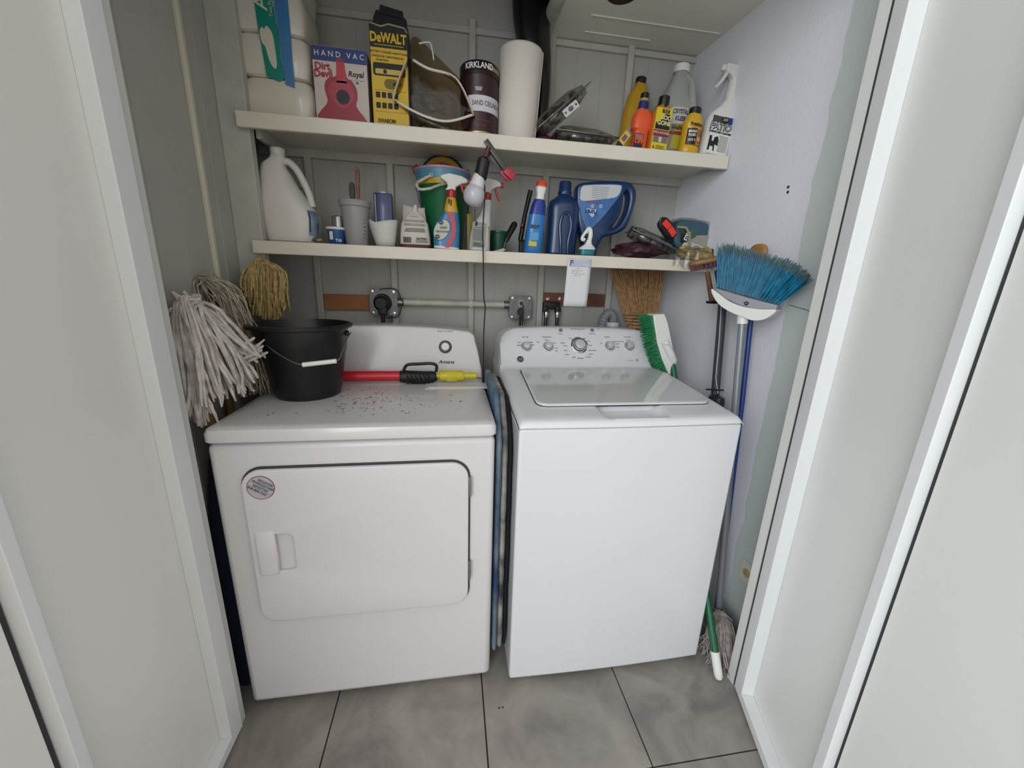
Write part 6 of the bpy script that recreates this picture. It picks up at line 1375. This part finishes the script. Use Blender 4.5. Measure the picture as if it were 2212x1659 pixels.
# dark cloth on the left of the dryer
q = MB(); q.loft([(.0, 0, 0, .034, .12), (.2, 0, 0, .036, .13), (.62, .0, .0, .034, .12), (.78, .0, .0, .02, .09)], n=3)
o = q.build('dark_cloth', mat('navy_cloth', '#0d1a33', .85, bump=.6, bscale=30)); o.location = (-.055, .20, .001); tag(o, 'dark navy cloth bundle squeezed in the gap left of the dryer', 'cloth')
#@@LAMP
# ------------------------------------------------------------------ clamp lamp with bulb hanging from the upper shelf
Yl = .462
o = thing('clamp_lamp', 'clamp lamp with white globe bulb hanging head down from the upper shelf', 'lamp', O(1053, 318, Yl))
def ll(px, py, Y=Yl): return at(px, py, Y)-o.location
def bar(q, A, B, w_, t_):
    d_ = (B-A); L_ = d_.length; x_ = d_.normalized(); y_ = Vector((0, 1, 0)); z_ = x_.cross(y_).normalized(); y_ = z_.cross(x_)
    Mx = Matrix((x_, y_, z_)).transposed(); q.box((A+B)/2, (L_, t_, w_), rot=Mx, bev=.0015)
jm = mat('clamp_metal', '#4a4b48', .45, .7); rj = mat('clamp_red', '#a31c31', .45)
q = MB(); bar(q, ll(1049, 303), ll(1094, 368), .018, .006); j1 = q.build('clamp_jaw', jm, o)
q = MB(); bar(q, ll(1092, 366), ll(1110, 384), .026, .014); q.build('jaw_tip', rj, j1)
q = MB(); bar(q, ll(1056, 330, Yl+.012), ll(1088, 374, Yl+.012), .014, .005); j2 = q.build('clamp_jaw', jm, o)
q = MB(); bar(q, ll(1084, 368, Yl+.012), ll(1100, 388, Yl+.012), .022, .012); q.build('jaw_tip', rj, j2)
q = MB(); q.tube([ll(1056, 318), ll(1046, 348)], .0085, 14); q.build('neck', mat('copper_brown', '#5a3226', .4, .5), o)
sA, sB, sC, sD = ll(1047, 340), ll(1044, 352), ll(1038, 383), ll(1037, 386)
q = MB(); q.tube([sA, ll(1045.6, 345), sB, sC, sD], [.013, .0205, .0215, .0215, .019], 24); q.build('socket', mat('socket_black', '#151214', .5), o)
bA, bB, bC = ll(1036, 380), ll(1033, 392), ll(1026, 414)
bd_ = (ll(1022, 430)-bA).normalized(); zax = bd_; xax = Vector((0, 1, 0)).cross(zax).normalized(); yax = zax.cross(xax); RB = Matrix((xax, yax, zax)).transposed()
q = MB(); q.lathe([(.0, -.004), (.0185, -.002), (.0215, .006), (.0225, .018), (.0262, .034), (.0265, .036), (0, .036)], 32, c=bA, rot=RB); bl = q.build('bulb_collar', mat('bulb_white', '#d2d2cf', .35), o)
q = MB(); q.lathe([(.0255, .035), (.0325, .045), (.0362, .060), (.0362, .070), (.033, .084), (.025, .094), (.013, .100), (0, .1015)], 36, c=bA, rot=RB); q.build('bulb_globe', mat('bulb_milk', '#b9bac2', .3, coat=.3), bl)
cpts = [ll(1041, 386), ll(1046, 400), ll(1047, 425), ll(1043, 500), ll(1044, 560, Yl), ll(1045, 640, Yl+.005), ll(1048, 665, Yl+.01), ll(1045, 720, Yl+.02), ll(1044, 800, Yl+.03), ll(1043, 880, Yl+.04)]
q = MB(); q.tube(smooth_pts(cpts, 6, closed=False), .0024, 8); q.build('cord', black, o)
# outlet on the right wall
wx = lambda y_: 1.6445+.065*(.807-y_)
o = thing('wall_outlet', 'ivory electrical outlet plate low on the right wall beside the door frame', 'outlet', (wx(.03)-.001, .026, .250)); o.rotation_euler = (0, 0, R_(-90+3.7))
# local x runs along the wall, local -y points into the room
q = MB(); q.prism(rrect(-.057, 0, .057, .082, .004), -.006, .0); q.build('plate', mat('plate_white', '#cbc8bd', .4), o, bevel=.0015)
for x_ in (-.026, .022):
    q = MB(); q.prism(circ(x_, .041, .0165, 24, .017), -.0078, -.005); rc = q.build('receptacle', mat('ivory_plug', '#b49c66', .4), o)
    q = MB(); q.box((x_-.004, -.0079, .047), (.0065, .0012, .0018)); q.box((x_-.004, -.0079, .036), (.0065, .0012, .0018)); q.build('slots', ink, rc)
wrr = [o_ for o_ in bpy.data.objects if o_.name == 'wall_right'][0]
for px, py in ((1703, 404), (1702, 415)):
    P = atp(px, py, wr0, WN); q = MB(); q.lathe([(.0045, 0), (.004, .0015), (0, .0015)], 12, rot=Matrix.Rotation(R_(-90), 3, 'Y'), c=P+WN*.0002); q.build('screw_hole', ink, wrr)
q = MB(); q.tube([atp(px, py, wr0, WN)+WN*.0004 for px, py in ((1706, 659), (1722, 664), (1735, 667), (1748, 672))], .0009, 5); q.build('wall_crack', ink, wrr)
bpy.context.view_layer.update()
for o_ in bpy.data.objects:
    for k_ in ('zmin', 'xmin'):
        if k_ in o_: del o_[k_]
for base_, grp_ in (('toy_bucket', 'nested toy buckets on the lower shelf'), ('bulb_blister_pack', 'clear plastic bulb packs on the shelves'), ('paint_brush', 'brushes standing in the mixing cup'), ('wooden_shelf', 'white wooden shelves'), ('mesh_bag', 'net bags under the bulb packs'), ('wooden_board', 'wooden boards on the back wall')):
    for o_ in bpy.data.objects:
        if o_.parent is None and o_.name.split('.')[0] == base_: o_['group'] = grp_
#@@END
